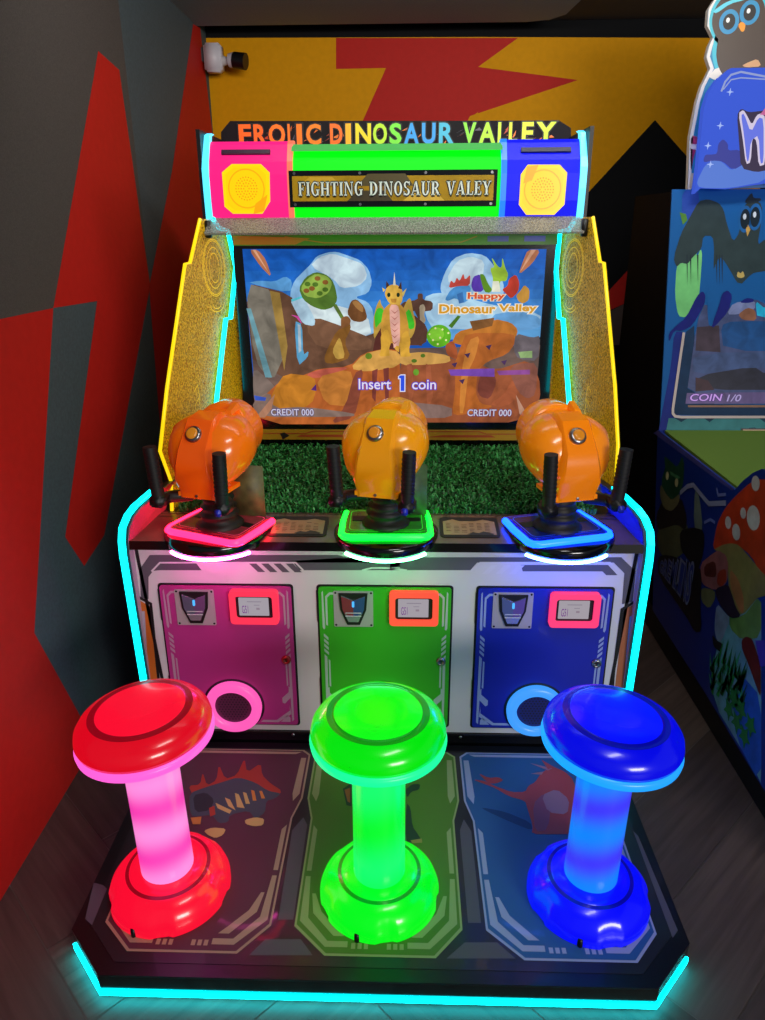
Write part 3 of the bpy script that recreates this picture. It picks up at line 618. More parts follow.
# ---- lit bases and cannons
def rot(x, y, c, th): return (c[0]+x*math.cos(th)-y*math.sin(th), c[1]+x*math.sin(th)+y*math.cos(th))
def cannon(c, ty, th, led, arc, tray, shell, hot, label):
    root = MB()
    TC = (c[0], c[1]+.016)
    FR['pod'] = ((0, 0, .925), (1, 0, 0), (0, 1, 0))
    # round lip below, standing proud of the deck front
    lx = c[0]*1.035
    root.lathe([(.0005, .928), (.165, .928), (.174, .922), (.176, .91), (.172, .89), (.155, .882), (.0005, .882)], GLOSS, Matrix.Translation((lx, .015, 0)), 56)
    po = lab(root.build('cannon_base', cab), label)
    q = MB(); P = [rot(a, b, TC, ty) for a, b in rrect(0, 0, .29, .235, .03)]
    q.prism('pod', P, tray['plate'], 0, .022)
    q.prism('pod', [rot(a, b, TC, ty) for a, b in rrect(0, .005, .255, .19, .02)], tray['top'], .022, .026)
    q.prism('pod', [rot(a, b, TC, ty) for a, b in rrect(.088, .01, .055, .03, .004)], BLACK, .026, .028); q.prism('pod', [rot(a, b, TC, ty) for a, b in rrect(-.088, .02, .05, .04, .004)], BLACK, .026, .028)
    q.line('pod', [rot(a, b, TC, ty) for a, b in rrect(0, .005, .24, .175, .02)], .003, tray['line'], .0265, True); q.build('tray', po)
    q = MB(); path = [(.138, .10), (.144, .02), (.144, -.09), (.135, -.11), (.115, -.118), (-.115, -.118), (-.135, -.11), (-.144, -.09), (-.144, .02), (-.138, .10)]
    q.tube([(*rot(a, b, TC, ty), .94) for a, b in path], .0115, led, 10); q.build('light_strip', po)
    q = MB(); q.tube([(lx+.168*math.sin(a), .015-.168*math.cos(a), .881) for a in [k*.11-.88 for k in range(17)]], .005, arc, 8); q.build('lip_light', po)
    # rubber boot
    q = MB(); q.lathe([(.078, .948), (.08, .955), (.07, .965), (.058, .972), (.06, .984), (.066, .992), (.056, 1.0), (.052, 1.008), (.06, 1.018), (.05, 1.026), (.048, 1.036), (.055, 1.048), (.046, 1.056), (.052, 1.066), (.042, 1.074), (.04, 1.1)], RUBBER, Matrix.Translation((c[0], c[1], 0)), 32); q.build('rubber_boot', po)
    # shell: helmet-like hood lofted into a barrel
    L = lambda x, y, z: Vector((*rot(x, y, c, th), z))
    q = MB(); N = 40
    def sec(y, hw, zb, zt, p, pinch=1.0):
        ring = []; zb += .008; zt += .004; zc = (zb+zt)/2; hz = (zt-zb)/2
        for k in range(N):
            a = 2*PI*k/N; ca, sa = math.cos(a), math.sin(a)
            x = hw*math.copysign(abs(ca)**(2/p), ca); z = zc+hz*math.copysign(abs(sa)**(2/p), sa)
            if sa < 0: x *= 1-(1-pinch)*abs(sa)
            ring.append(L(x, y, z))
        return ring
    S_ = [sec(-.108, .06, 1.11, 1.225, 3), sec(-.104, .082, 1.1, 1.25, 2.8, .95), sec(-.08, .116, 1.092, 1.288, 2.7, .86), sec(-.04, .136, 1.09, 1.315, 2.6, .8), sec(.015, .138, 1.095, 1.322, 2.6, .76),
          sec(.05, .132, 1.11, 1.32, 2.5, .8), sec(.068, .118, 1.125, 1.322, 2.2, .9), sec(.072, .108, 1.13, 1.336, 2), sec(.08, .105, 1.132, 1.34, 2), sec(.15, .103, 1.136, 1.34, 2), sec(.162, .096, 1.142, 1.334, 2)]
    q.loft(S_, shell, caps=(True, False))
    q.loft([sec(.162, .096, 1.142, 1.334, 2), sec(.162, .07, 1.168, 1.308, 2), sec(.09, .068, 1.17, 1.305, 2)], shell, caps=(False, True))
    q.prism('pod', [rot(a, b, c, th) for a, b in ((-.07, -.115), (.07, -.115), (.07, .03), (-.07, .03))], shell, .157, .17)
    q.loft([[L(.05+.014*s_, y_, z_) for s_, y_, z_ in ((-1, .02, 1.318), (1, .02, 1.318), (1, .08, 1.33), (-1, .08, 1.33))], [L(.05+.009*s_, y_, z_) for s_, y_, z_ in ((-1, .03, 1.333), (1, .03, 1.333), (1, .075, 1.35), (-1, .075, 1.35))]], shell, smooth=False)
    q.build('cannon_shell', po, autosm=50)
    # raised rear panel
    q = MB()
    prof = [(-.118, 1.078), (-.12, 1.1), (-.134, 1.14), (-.136, 1.185), (-.125, 1.232), (-.06, 1.318), (0, 1.332)]
    wd = [.06, .06, .066, .062, .054, .05, .044]
    Rg = []
    for (y, z), wv in zip(prof, wd): Rg.append([L(-wv*1.22, min(y+.05, .03), z-.014), L(-wv*1.04, y+.006, z-.002), L(-wv*.86, y-.003, z+.003), L(wv*.86, y-.003, z+.003), L(wv*1.04, y+.006, z-.002), L(wv*1.22, min(y+.05, .03), z-.014)])
    q.loft(Rg, hot, caps=(True, True), smooth=True)
    T = Matrix.Translation(L(0, -.1225, 1.09)) @ Matrix.Rotation(th, 4, 'Z') @ Matrix.Rotation(PI/2, 4, 'X'); q.lathe([(.005, 0), (.005, .003), (.0005, .004)], STEEL, T, 10)
    q.build('rear_panel', po, autosm=35)
    q = MB(); ang = math.atan2(.086, .065)
    T = Matrix.Translation(L(-.006, -.095, 1.28)) @ Matrix.Rotation(th, 4, 'Z') @ Matrix.Rotation(ang, 4, 'X')
    q.lathe([(.026, -.006), (.027, .006), (.024, .011), (.0185, .012)], STEEL, T, 28); q.lathe([(.0185, .012), (.018, .016), (.011, .018), (.0005, .0185)], M('#b8741a', .25, emit='#ff9a20', es=.25), T, 28)
    q.build('fire_button', po)
    for s in (-1, 1):
        q = MB(); gx = .112*s
        q.tube([L(gx, -.16, 1.08), L(gx*1.02, -.163, 1.125), L(gx*1.07, -.167, 1.252)], [.021, .02, .0205], RUBBER, 16)
        for k in range(9): z = 1.12+k*.0135; q.tube([L(gx*(1.02+.0045*k), -.163-.0004*k, z-.002), L(gx*(1.02+.0045*k), -.163-.0004*k, z+.003)], .0216, RUBBER, 16)
        q.box(L(gx, -.155, 1.077), (.046, .06, .036), BLACK, th, bev=.006)
        if s > 0: q.box(L(gx, -.189, 1.07), (.02, .012, .022), M('#2030c0', .3), th, bev=.003)
        q.build('grip', po)
    for s in (-1, 1):
        q = MB(); q.tube([L(.05*s, -.07, 1.072), L(.1*s, -.11, 1.074), L(.112*s, -.15, 1.077)], [.02, .02, .02], BLACK, 10); q.build('grip_arm', po)
    # printed skirt plate hanging under the barrel
    q = MB(); q.box(L(.05, .10, 1.03), (.13, .012, .2), tray['flap'], th+.12, bev=.004); q.build('skirt_plate', po)
SH = M('#f0a010', .22, coat=.5, emit='#ff9000', es=.14); SHR = M('#f87a10', .22, coat=.5, emit='#ff5a00', es=.16)  # weak emission painted into shells and rear panels to brighten the orange
cannon((-.547, -.014), -.40, -.29, M('#303030', .3, emit='#ff1238', es=10), M('#303030', .3, emit='#ff48b8', es=55),
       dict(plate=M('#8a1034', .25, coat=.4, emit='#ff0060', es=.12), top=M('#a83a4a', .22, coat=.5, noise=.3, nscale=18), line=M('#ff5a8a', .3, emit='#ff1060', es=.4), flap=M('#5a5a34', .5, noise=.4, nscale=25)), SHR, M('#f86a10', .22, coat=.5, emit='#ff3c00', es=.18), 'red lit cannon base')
cannon((.006, .005), .02, -.25, M('#303030', .3, emit='#00ff28', es=5), M('#303030', .3, emit='#5aff90', es=30),
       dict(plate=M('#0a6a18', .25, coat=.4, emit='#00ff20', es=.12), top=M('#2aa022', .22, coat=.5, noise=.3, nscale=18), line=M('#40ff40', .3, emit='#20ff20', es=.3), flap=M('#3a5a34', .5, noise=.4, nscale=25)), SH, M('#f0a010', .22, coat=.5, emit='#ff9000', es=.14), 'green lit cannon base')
cannon((.570, -.015), .29, .24, M('#303030', .3, emit='#0438ff', es=11), M('#303030', .3, emit='#3458ff', es=80),
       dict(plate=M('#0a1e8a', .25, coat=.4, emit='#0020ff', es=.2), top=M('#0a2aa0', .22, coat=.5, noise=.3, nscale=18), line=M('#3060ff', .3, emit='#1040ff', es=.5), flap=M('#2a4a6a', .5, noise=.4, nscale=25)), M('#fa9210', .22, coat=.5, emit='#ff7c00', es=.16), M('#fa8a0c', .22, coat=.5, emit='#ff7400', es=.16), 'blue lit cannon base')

# ---- artificial turf under the screen
mb = MB(); g = [M('#1f6a2c', .5), M('#2a8a3c', .5), M('#0e4a1c', .5), M('#44a858', .45)]
mb.add([(-.74, .13, .925), (.74, .13, .925), (.70, .735, 1.0), (-.70, .735, 1.0)], [(0, 1, 2, 3)], M('#0a2410', .8))
for i in range(15000):
    x = random.uniform(-.73, .73); y = random.uniform(.135, .72); z = .925+(y-.13)*.124
    a = random.uniform(0, 2*PI); l = random.uniform(.018, .036); bx, by = math.cos(a), math.sin(a); ww = .0042; le = random.uniform(.3, .9)*l
    px_, py_ = -by*ww, bx*ww
    mb.add([(x-px_, y-py_, z), (x+px_, y+py_, z), (x+px_*.8+bx*le*.5, y+py_*.8+by*le*.5, z+l*.7), (x-px_*.8+bx*le*.5, y-py_*.8+by*le*.5, z+l*.7), (x+bx*le, y+by*le, z+l*.75)], [(0, 1, 2, 3), (3, 2, 4)], random.choice(g))
to = mb.build('artificial_turf', cab, normals=False); to['kind'] = 'stuff'

# ---- screen
q = MB(); bz = [(-0.6035,1.8292),(0.6612,1.8315),(0.669,1.0103),(-0.6196,1.0009)]
bx0, bx1 = -.606, .662
q.box(((bx0+bx1)/2, .8, 1.42), (bx1-bx0, .1, .84), GLOSS)
scr = q.build('monitor', cab)
q = MB()
TRIM = M('#b08418', .35, coat=.4); TRIMR = M('#a8431c', .4); TRG = M('#6a9a1e', .4)
q.prism('S', [(-.6, 1.033), (.655, 1.033), (.655, 1.075), (-.6, 1.075)], TRIM, .0005, .01)
for s in (-1, 1): q.poly('S', [(.03+s*.12, 1.045), (.03+s*.42, 1.045), (.03+s*.40, 1.055), (.03+s*.2, 1.055)], TRIMR, .0106)
q.line('S', [(-.58, 1.06), (-.35, 1.06), (-.32, 1.07), (.38, 1.07), (.41, 1.06), (.63, 1.06)], .004, TRIMR, .0108)
q.poly('S', [(-.45, 1.033), (-.46, 1.06), (-.44, 1.064), (-.42, 1.05)], BLACK, .011)
q.build('lower_trim', cab); q = MB(); q.prism('S', [(-.6, 1.808), (.655, 1.808), (.655, 1.85), (-.6, 1.85)], M('#4f8a1c', .4), .0005, .01)
q.poly('S', [(-.6, 1.812), (-.36, 1.812), (-.3, 1.835), (-.6, 1.845)], TRIM, .0106); q.line('S', [(-.4, 1.84), (-.25, 1.818), (.28, 1.818), (.34, 1.84)], .004, TRIM, .011)
for x in (.42, .56): q.poly('S', [(x-.04, 1.82), (x+.04, 1.82), (x+.04, 1.84), (x-.04, 1.84)], M('#5a68a8', .4), .0106)
q.build('upper_trim', cab)
q = MB(); o = [.002]
def A(P, col, es=.9, sm=1): o[0] += .00012; q.poly('S', soft(P, sm), GP(col, es), o[0])
q.poly('S', [(-0.5688,1.7962),(0.6089,1.7919),(0.6018,1.1331),(-0.5575,1.1278)], G('#1656b4', .9), .002)
cs = [(-0.5684,1.7962),(0.6086,1.7919),(-0.5605,1.4273),(0.6077,1.4588)]
for k, c_ in enumerate(('#1658b6', '#1a5eba', '#2066c0', '#286fc6', '#327acc', '#3e86d2', '#4a92d8', '#559cdd', '#60a6e0')):
    A([lerp2(cs[0], cs[2], k/9), lerp2(cs[1], cs[3], k/9), lerp2(cs[1], cs[3], 1), lerp2(cs[0], cs[2], 1)], c_, .9, 0)
A([(-0.3911,1.6317),(-0.3712,1.678),(-0.3346,1.7114),(-0.3028,1.7403),(-0.28,1.769),(-0.2362,1.7828),(-0.2015,1.7851),(-0.1585,1.771),(-0.1111,1.7545),(-0.0768,1.7189),(-0.0642,1.6689),(-0.0804,1.6294),(-0.1353,1.6142),(-0.0826,1.5971),(-0.0608,1.5628),(-0.0483,1.4406),(-0.3823,1.4407),(-0.3851,1.5718)], '#8cbce6')
A([(-0.3075,1.732),(-0.2715,1.7649),(-0.2189,1.7794),(-0.1587,1.7604),(-0.0983,1.7396),(-0.0815,1.6899),(-0.117,1.6564),(-0.1875,1.6482),(-0.2129,1.6818)], '#c6dcf0'); A([(-0.3657,1.6061),(-0.2951,1.5974),(-0.1891,1.5801),(-0.0832,1.5456),(-0.0662,1.4583),(-0.2094,1.4847),(-0.2976,1.5285),(-0.3684,1.5459)], '#d2e2ee')
A([(-0.5568,1.6701),(-0.5121,1.6784),(-0.4507,1.674),(-0.4055,1.6949),(-0.38,1.6781),(-0.3867,1.63)], '#5a9ad2')
A([(0.2026,1.6532),(0.2197,1.7061),(0.2503,1.7583),(0.3087,1.7797),(0.3726,1.7709),(0.4109,1.7318),(0.4506,1.6703),(0.4535,1.617),(0.2127,1.6175)], '#9ec6ea'); A([(0.225,1.6797),(0.2642,1.7496),(0.3183,1.7667),(0.3736,1.7493),(0.3676,1.6794),(0.2768,1.6442)], '#c4dcf0')
A([(0.1385,1.6131),(0.1846,1.631),(0.2588,1.6264),(0.4183,1.5812),(0.6056,1.5537),(0.6009,1.4898),(0.3758,1.4899),(0.1781,1.4901),(0.1491,1.5361)], '#a6cdee')
A([(0.4014,1.5449),(0.5122,1.5629),(0.6069,1.5356),(0.6055,1.4898),(0.442,1.4807)], '#6aa6dc')
A([(-0.5583,1.3991),(0.61,1.4271),(0.6038,1.1352),(-0.5551,1.1322)], '#6e5850', .9, 0)
# dark rock ranges, and a reflection painted over them at the left
A([(-0.5673,1.6718),(-0.3868,1.6274),(-0.3678,1.5589),(-0.33,1.5023),(-0.2928,1.5389),(-0.191,1.504),(-0.0662,1.4538),(-0.0209,1.5627),(0.0454,1.5883),(0.0466,1.2966),(-0.5551,1.2959)], '#6a4a38')
A([(-0.2928,1.5389),(-0.191,1.504),(-0.0662,1.4538),(-0.0712,1.405),(-0.2837,1.4139),(-0.3349,1.4936)], '#7a5640'); A([(-0.0573,1.4406),(-0.0209,1.5584),(0.0455,1.5798),(0.0463,1.3871),(-0.0668,1.3871)], '#5a2e28')
A([(-0.5657,1.6701),(-0.4527,1.6386),(-0.4158,1.405),(-0.4826,1.2729),(-0.5503,1.3689)], '#7d766a'); A([(-0.4703,1.6403),(-0.4309,1.6318),(-0.4104,1.4229),(-0.4291,1.3235)], '#a08040')  # first patch: grey reflection in the glass, drawn into the picture
A([(-0.5681,1.5721),(-0.5502,1.5721),(-0.4813,1.296),(-0.509,1.296)], '#6fa0ac'); A([(-0.5567,1.3417),(-0.4782,1.2683),(-0.4576,1.2218),(-0.5563,1.1365),(-0.5635,1.2403)], '#7a6a62')
A([(-0.3923,1.6061),(-0.3385,1.6188),(-0.2931,1.5285),(-0.2986,1.5023),(-0.3431,1.5111),(-0.368,1.5546)], '#b4d4ec'); A([(-0.3784,1.5242),(-0.3476,1.5111),(-0.3484,1.387),(-0.3249,1.405),(-0.3305,1.378),(-0.3732,1.3418)], '#5aa0c8'); A([(-0.3655,1.5111),(-0.3541,1.5067),(-0.3549,1.405),(-0.3662,1.396)], '#a9bcc8')
A([(-0.3879,1.6061),(-0.3115,1.6298),(-0.31,1.623),(-0.3838,1.5976)], '#5fd0e0'); A([(-0.3907,1.5477),(-0.3597,1.5416),(-0.3476,1.5111),(-0.3689,1.5355)], '#e850b0')
# signpost
A([(0.0501,1.5953),(0.1153,1.6042),(0.115,1.6284),(0.1355,1.6284),(0.1358,1.6042),(0.176,1.5978),(0.1748,1.5634),(0.1365,1.5589),(0.1385,1.4248),(0.1205,1.4248),(0.1159,1.5617),(0.0503,1.559)], '#5e4034')
A([(0.1222,1.5816),(0.1389,1.5888),(0.1466,1.5725),(0.1414,1.5452),(0.1492,1.5269),(0.1401,1.5086),(0.1259,1.5159),(0.1245,1.5453)], '#b5a48a')
A([(0.0457,1.5454),(0.0925,1.5544),(0.1591,1.4993),(0.1509,1.4267),(0.0462,1.4267)], '#5a3a30')
# mesas and foreground
A([(-0.3379,1.3099),(-0.2866,1.3327),(-0.1584,1.3419),(-0.103,1.396),(-0.0124,1.4139),(0.0462,1.405),(0.0474,1.0999),(-0.5777,1.0981),(-0.4927,1.259)], '#b8622e')
A([(0.0464,1.3823),(0.1132,1.3918),(0.1895,1.3966),(0.2859,1.3634),(0.3626,1.3539),(0.4309,1.3253),(0.5806,1.373),(0.6268,1.2579),(0.613,1.1094),(0.0475,1.1077)], '#9a5434')
A([(-0.1586,1.3328),(-0.103,1.3915),(-0.0215,1.4121),(0.0462,1.4005),(0.0465,1.3421),(-0.0857,1.3192)], '#d6a050'); A([(0.0463,1.3918),(0.1417,1.4013),(0.247,1.3871),(0.2525,1.3586),(0.1617,1.349),(0.0465,1.3461)], '#d8a456')
A([(-0.3425,1.3099),(-0.2683,1.3328),(-0.1584,1.3401),(-0.214,1.31),(-0.3064,1.2916)], '#c8604e'); A([(-0.4747,1.2497),(-0.425,1.3144),(-0.3061,1.3007),(-0.2987,1.25),(-0.3197,1.1845),(-0.4242,1.1464),(-0.5075,1.1652)], '#c07a28')
A([(-0.3017,1.2962),(-0.1586,1.3328),(-0.1415,1.2687),(-0.171,1.1754),(-0.2638,1.1846)], '#cc8038'); A([(-0.1406,1.3146),(-0.1038,1.3329),(-0.1143,1.241),(-0.144,1.128),(-0.2478,1.099),(-0.1803,1.1754)], '#8e4a38')
for P in ([(-0.0674,1.3238),(-0.0446,1.3329),(-0.0547,1.1944),(-0.0685,1.2131)], [(-0.0218,1.3329),(0.001,1.3375),(0.0008,1.2039),(-0.0131,1.1945)]): A(P, '#7e3c34')
for P in ([(0.0753,1.349),(0.0945,1.3538),(0.1053,1.2473),(0.0866,1.1582)], [(0.1521,1.3538),(0.1714,1.3442),(0.1835,1.218),(0.1604,1.1483)]): A(P, '#a85c3c')
A([(0.0471,1.1979),(0.2625,1.1785),(0.264,1.1285),(0.1066,1.1261),(0.0474,1.138)], '#8a6e66'); A([(-0.5713,1.1934),(-0.4938,1.2404),(-0.4794,1.1652),(-0.3574,1.175),(-0.1436,1.1471),(-0.1439,1.1318),(-0.5568,1.1288)], '#8a7268')
A([(-0.322,1.2453),(-0.2999,1.2685),(-0.2991,1.2407)], '#5a2e78'); A([(-0.5601,1.2216),(-0.5094,1.2123),(-0.5149,1.1982),(-0.5568,1.2009)], '#3a5ac0')
# lotus pods
A([(-0.2244,1.5888),(-0.2066,1.5887),(-0.1725,1.5283),(-0.186,1.524)], '#5f7a34'); A([(-0.2475,1.4139),(-0.2094,1.4847),(-0.1641,1.5065),(-0.1549,1.5196),(-0.1509,1.4934),(-0.179,1.4406),(-0.1531,1.3781),(-0.222,1.3528),(-0.2584,1.3555),(-0.2622,1.378)], '#8a5c28'); A([(-0.2296,1.405),(-0.2011,1.4583),(-0.1923,1.4494),(-0.1758,1.3781),(-0.2124,1.369)], '#c29a48')
A([(-0.3549,1.6485),(-0.3267,1.6905),(-0.2865,1.7112),(-0.2474,1.7028),(-0.2217,1.6819),(-0.2094,1.6524),(-0.2018,1.6058),(-0.2203,1.5759),(-0.2607,1.5648),(-0.3046,1.5803),(-0.3391,1.6061)], '#55782e'); A([(-0.3478,1.6502),(-0.3181,1.6863),(-0.2823,1.7054),(-0.2389,1.6944),(-0.2203,1.6693),(-0.2364,1.6314),(-0.2769,1.6102),(-0.3297,1.6188)], '#8fae48')
for a, b, k in ((350, 220, 0), (395, 195, 1), (430, 212, 1), (370, 240, 1), (405, 262, 0), (345, 250, 1), (430, 245, 0), (385, 222, 0)): A(ell(P0(a, b), .012, .009, 12), '#8a5a2a' if k else '#4f7026')
A([(-0.1657,1.5543),(-0.1488,1.6014),(-0.1266,1.6082),(-0.096,1.58),(-0.0833,1.5326),(-0.1102,1.5178),(-0.1458,1.524)], '#7a4e2c'); A([(-0.1462,1.5972),(-0.1267,1.604),(-0.1005,1.58),(-0.1008,1.5542),(-0.1272,1.5715)], '#a87844')
A([(-0.1902,1.537),(-0.1633,1.5439),(-0.1502,1.5283),(-0.1551,1.5066),(-0.1912,1.4935)], '#8a5a34')
# cactus ball
A(ell(P1(165, 428), .049, .045, 22), '#5fae22'); A(ell(P1(155, 420), .03, .027, 18), '#84cc38')
A([(0.239,1.5039),(0.2753,1.5451),(0.2876,1.5405),(0.2534,1.4946)], '#4a7a24')
for a, b in ((125, 420), (150, 395), (180, 400), (205, 415), (140, 445), (170, 435), (195, 445), (160, 462)): A(ell(P1(a, b), .0045, .0045, 6), '#e8e8a0')
# tall orange rock on the right
A([(0.2506,1.4267),(0.2726,1.4808),(0.3472,1.4992),(0.4207,1.5312),(0.4869,1.5174),(0.5166,1.4898),(0.5094,1.4528),(0.511,1.4267)], '#c0752c'); A([(0.267,1.3539),(0.2932,1.4295),(0.3105,1.4761),(0.4986,1.476),(0.5102,1.4388),(0.4798,1.3919),(0.4004,1.3635),(0.3638,1.3252),(0.3578,1.2379),(0.3792,1.1887),(0.4381,1.1789),(0.3707,1.1588),(0.2931,1.1386),(0.2634,1.1486),(0.2748,1.2574)], '#b5642a')
A([(0.3209,1.4482),(0.3674,1.4668),(0.3519,1.3824),(0.3255,1.3252),(0.3124,1.1487),(0.2928,1.1487),(0.2967,1.3252)], '#cf8238'); A([(0.2268,1.4295),(0.2595,1.4482),(0.2799,1.4013),(0.2762,1.3682),(0.2374,1.3871)], '#9e4f2c'); A([(0.3229,1.5222),(0.4205,1.5358),(0.4127,1.5037),(0.3384,1.4854)], '#80542c')
A([(0.3782,1.3252),(0.4261,1.3253),(0.4429,1.277),(0.4172,1.2085),(0.378,1.2183),(0.3622,1.2477)], '#7c4034'); A([(0.4181,1.1888),(0.4744,1.2283),(0.5091,1.2965),(0.5324,1.2284),(0.5056,1.189),(0.4578,1.174)], '#a85a38')
A([(0.4883,1.3253),(0.5153,1.354),(0.6053,1.3588),(0.6048,1.2285),(0.5723,1.2088),(0.5318,1.2382)], '#8c5648'); A([(0.508,1.476),(0.575,1.4574),(0.6072,1.4667),(0.605,1.3636),(0.5236,1.373),(0.5024,1.4107)], '#6b6268')
A([(0.2438,1.3299),(0.4304,1.3349),(0.4321,1.3012),(0.254,1.3059)], '#7a4ab0'); A([(0.4405,1.3253),(0.574,1.3302),(0.5752,1.311),(0.4509,1.308)], '#8a4a90'); A([(0.5219,1.4013),(0.5784,1.406),(0.5803,1.3778),(0.5328,1.3777)], '#8fae72')
for a, b in ((285, 80), (375, 45), (262, 190), (440, 110), (230, 120)): A([(x+px, y+py) for x, y in [P2(a, b)] for px, py in ((-.012, 0), (.012, .006), (.004, -.016))], '#4a3058')
# the little dragon
dg = '#d6a23a'
A([(-0.0306,1.396),(-0.0213,1.4494),(-0.0211,1.502),(-0.0121,1.5454),(0.0455,1.5626),(0.0462,1.396),(0.0236,1.4139),(0.0146,1.4494),(0.0011,1.4139),(-0.0017,1.3916)], dg)
A([(0.0464,1.3823),(0.0456,1.5591),(0.0553,1.4948),(0.065,1.467),(0.0796,1.4202),(0.075,1.3918),(0.0559,1.3823)], dg)
A([(-0.0591,1.4494),(-0.0611,1.5282),(-0.0491,1.5799),(-0.033,1.6098),(-0.0296,1.5884),(-0.0164,1.5713),(-0.0254,1.5455),(-0.0211,1.5108),(-0.0436,1.4758)], '#c09a44'); A([(-0.0524,1.4934),(-0.0565,1.5455),(-0.043,1.5756),(-0.0208,1.5713),(-0.0166,1.5325),(-0.0389,1.5108)], '#44c02c')
A([(0.055,1.5636),(0.0734,1.6043),(0.0873,1.6132),(0.0971,1.5635),(0.1098,1.5178),(0.1046,1.4809),(0.0888,1.453),(0.065,1.4623),(0.0506,1.5086)], '#c09a44'); A([(0.0663,1.5545),(0.083,1.5726),(0.1042,1.5178),(0.1026,1.4948),(0.0837,1.4901),(0.0694,1.5178)], '#44c02c')
A([(-0.021,1.5679),(0.0082,1.5943),(0.0409,1.5942),(0.0665,1.5677),(0.0817,1.4965),(0.0785,1.4367),(-0.0233,1.4368),(-0.0323,1.4966)], '#c8943a')
A([(-0.0324,1.4695),(-0.0047,1.4965),(0.0082,1.4477),(0.0007,1.4001),(0.0081,1.3854),(-0.0403,1.3835),(-0.029,1.4111)], dg); A([(0.0524,1.4694),(0.0744,1.4911),(0.0895,1.4477),(0.0824,1.4038),(0.0938,1.3836),(0.0491,1.3817),(0.0527,1.4148)], dg)
A([(-0.0162,1.6267),(-0.0074,1.652),(0.0101,1.6629),(0.032,1.6628),(0.0452,1.6519),(0.0454,1.5968),(0.0234,1.5884),(0.0013,1.5927)], '#dcae48'); A([(0.0452,1.658),(0.0565,1.6357),(0.0548,1.5998),(0.0409,1.5818),(0.0175,1.5999),(0.0174,1.6492)], '#dcae48')
A([(-0.01,1.6478),(-0.0082,1.6771),(0.004,1.6604)], '#4a3020'); A([(0.018,1.6603),(0.0232,1.7104),(0.0285,1.6603)], '#d8d4c0'); A([(0.0378,1.6491),(0.0498,1.6757),(0.0527,1.6446)], '#4a3020'); A([(-0.0206,1.6352),(-0.0249,1.652),(-0.0118,1.6436)], '#e0c870'); A([(0.0528,1.6312),(0.0712,1.6491),(0.0584,1.616)], '#e0c870')
A(ell(P0(715, 268), .007, .009, 8), '#20301c'); A(ell(P0(757, 268), .007, .009, 8), '#20301c'); A([(0.0075,1.6097),(0.0321,1.6096),(0.0304,1.5943),(0.0128,1.5943)], '#b98434')
A([(0.0039,1.5867),(0.0366,1.5866),(0.0456,1.554),(0.0461,1.4228),(0.0191,1.4317),(0.0057,1.5108)], '#e0a89a') ; A([(0.025,1.5545),(0.0362,1.5682),(0.0412,1.4902),(0.0328,1.4249),(0.0176,1.4154)], '#e0a89a')
for k in range(6): A([(P0(722, 335)[0], P0(0, 335+k*27)[1]), (P0(742, 0)[0], P0(0, 348+k*27)[1]), (P0(762, 0)[0], P0(0, 335+k*27)[1]), (P0(742, 0)[0], P0(0, 354+k*27)[1])], '#b06a60')
A(ell(P3(625, 92), .014, .013, 12), '#6a8a28')
A(ell(P2(60, 107), .012, .008, 10), '#5a7a28'); A(ell(P2(97, 85), .01, .008, 10), '#5a7a28'); A(ell(P2(68, 155), .012, .014, 10), '#6aa030')
# spear tips in the corners
A([(-0.5396,1.7936),(-0.5048,1.7935),(-0.4765,1.7573),(-0.4569,1.6892),(-0.4999,1.7326)], '#b5714e'); A([(-0.5265,1.7936),(-0.5152,1.7935),(-0.4624,1.6992)], '#d8a080')
A([(0.5346,1.7901),(0.5842,1.7899),(0.556,1.74),(0.5041,1.6966),(0.5191,1.7488)], '#b5714e'); A([(0.5481,1.79),(0.5662,1.79),(0.5081,1.7053)], '#d8a080')
A([(-0.5567,1.1308),(-0.4712,1.2292),(-0.4888,1.1652),(-0.5191,1.1299)], '#b98468'); A([(0.5227,1.2284),(0.5658,1.1593),(0.5628,1.1293),(0.542,1.1493)], '#c09078')
# logo creatures and writing
for P, c_ in (([(0.2222,1.6085),(0.2444,1.6442),(0.2853,1.6663),(0.3225,1.6574),(0.3197,1.6083),(0.2925,1.5904),(0.2639,1.6129),(0.2318,1.5995)], '#4a90d0'), ([(0.2351,1.6487),(0.2434,1.6797),(0.2576,1.6664),(0.2661,1.6902),(0.2776,1.6752),(0.2913,1.7059),(0.2986,1.6795),(0.3189,1.7015),(0.3178,1.6574),(0.2763,1.6575)], '#c84a40'),
              ([(0.3223,1.6618),(0.3303,1.6927),(0.3574,1.7014),(0.3771,1.6705),(0.3695,1.6351),(0.3325,1.6351)], '#5a3ab0'), ([(0.3529,1.7014),(0.3712,1.7013),(0.3884,1.6661),(0.406,1.6439),(0.3974,1.6305),(0.3741,1.635)], '#5a8a20'),
              ([(0.393,1.7231),(0.4111,1.7274),(0.3955,1.7665),(0.4248,1.7274),(0.4386,1.7247),(0.4382,1.7663),(0.4524,1.723),(0.4654,1.7011),(0.4596,1.6747),(0.432,1.6748),(0.4387,1.6349),(0.4018,1.635),(0.4089,1.6793)], '#a0c838'), ([(0.4063,1.6749),(0.4302,1.6748),(0.4387,1.6349),(0.4046,1.635)], '#e4e8d0'),
              ([(0.4428,1.6438),(0.4651,1.657),(0.4682,1.6835),(0.4947,1.701),(0.5103,1.6702),(0.5078,1.6348),(0.4817,1.608),(0.4622,1.6259)], '#c03a28'), ([(0.4994,1.6214),(0.5168,1.6392),(0.5292,1.6613),(0.5514,1.6436),(0.5513,1.6034),(0.529,1.59),(0.51,1.599)], '#c8923c'), ([(0.2681,1.6263),(0.2909,1.6352),(0.297,1.5949),(0.2785,1.5904)], '#3a70b0')): A(P, c_)
def sbox(p, r): return (p[0], p[1], r[0], r[1])
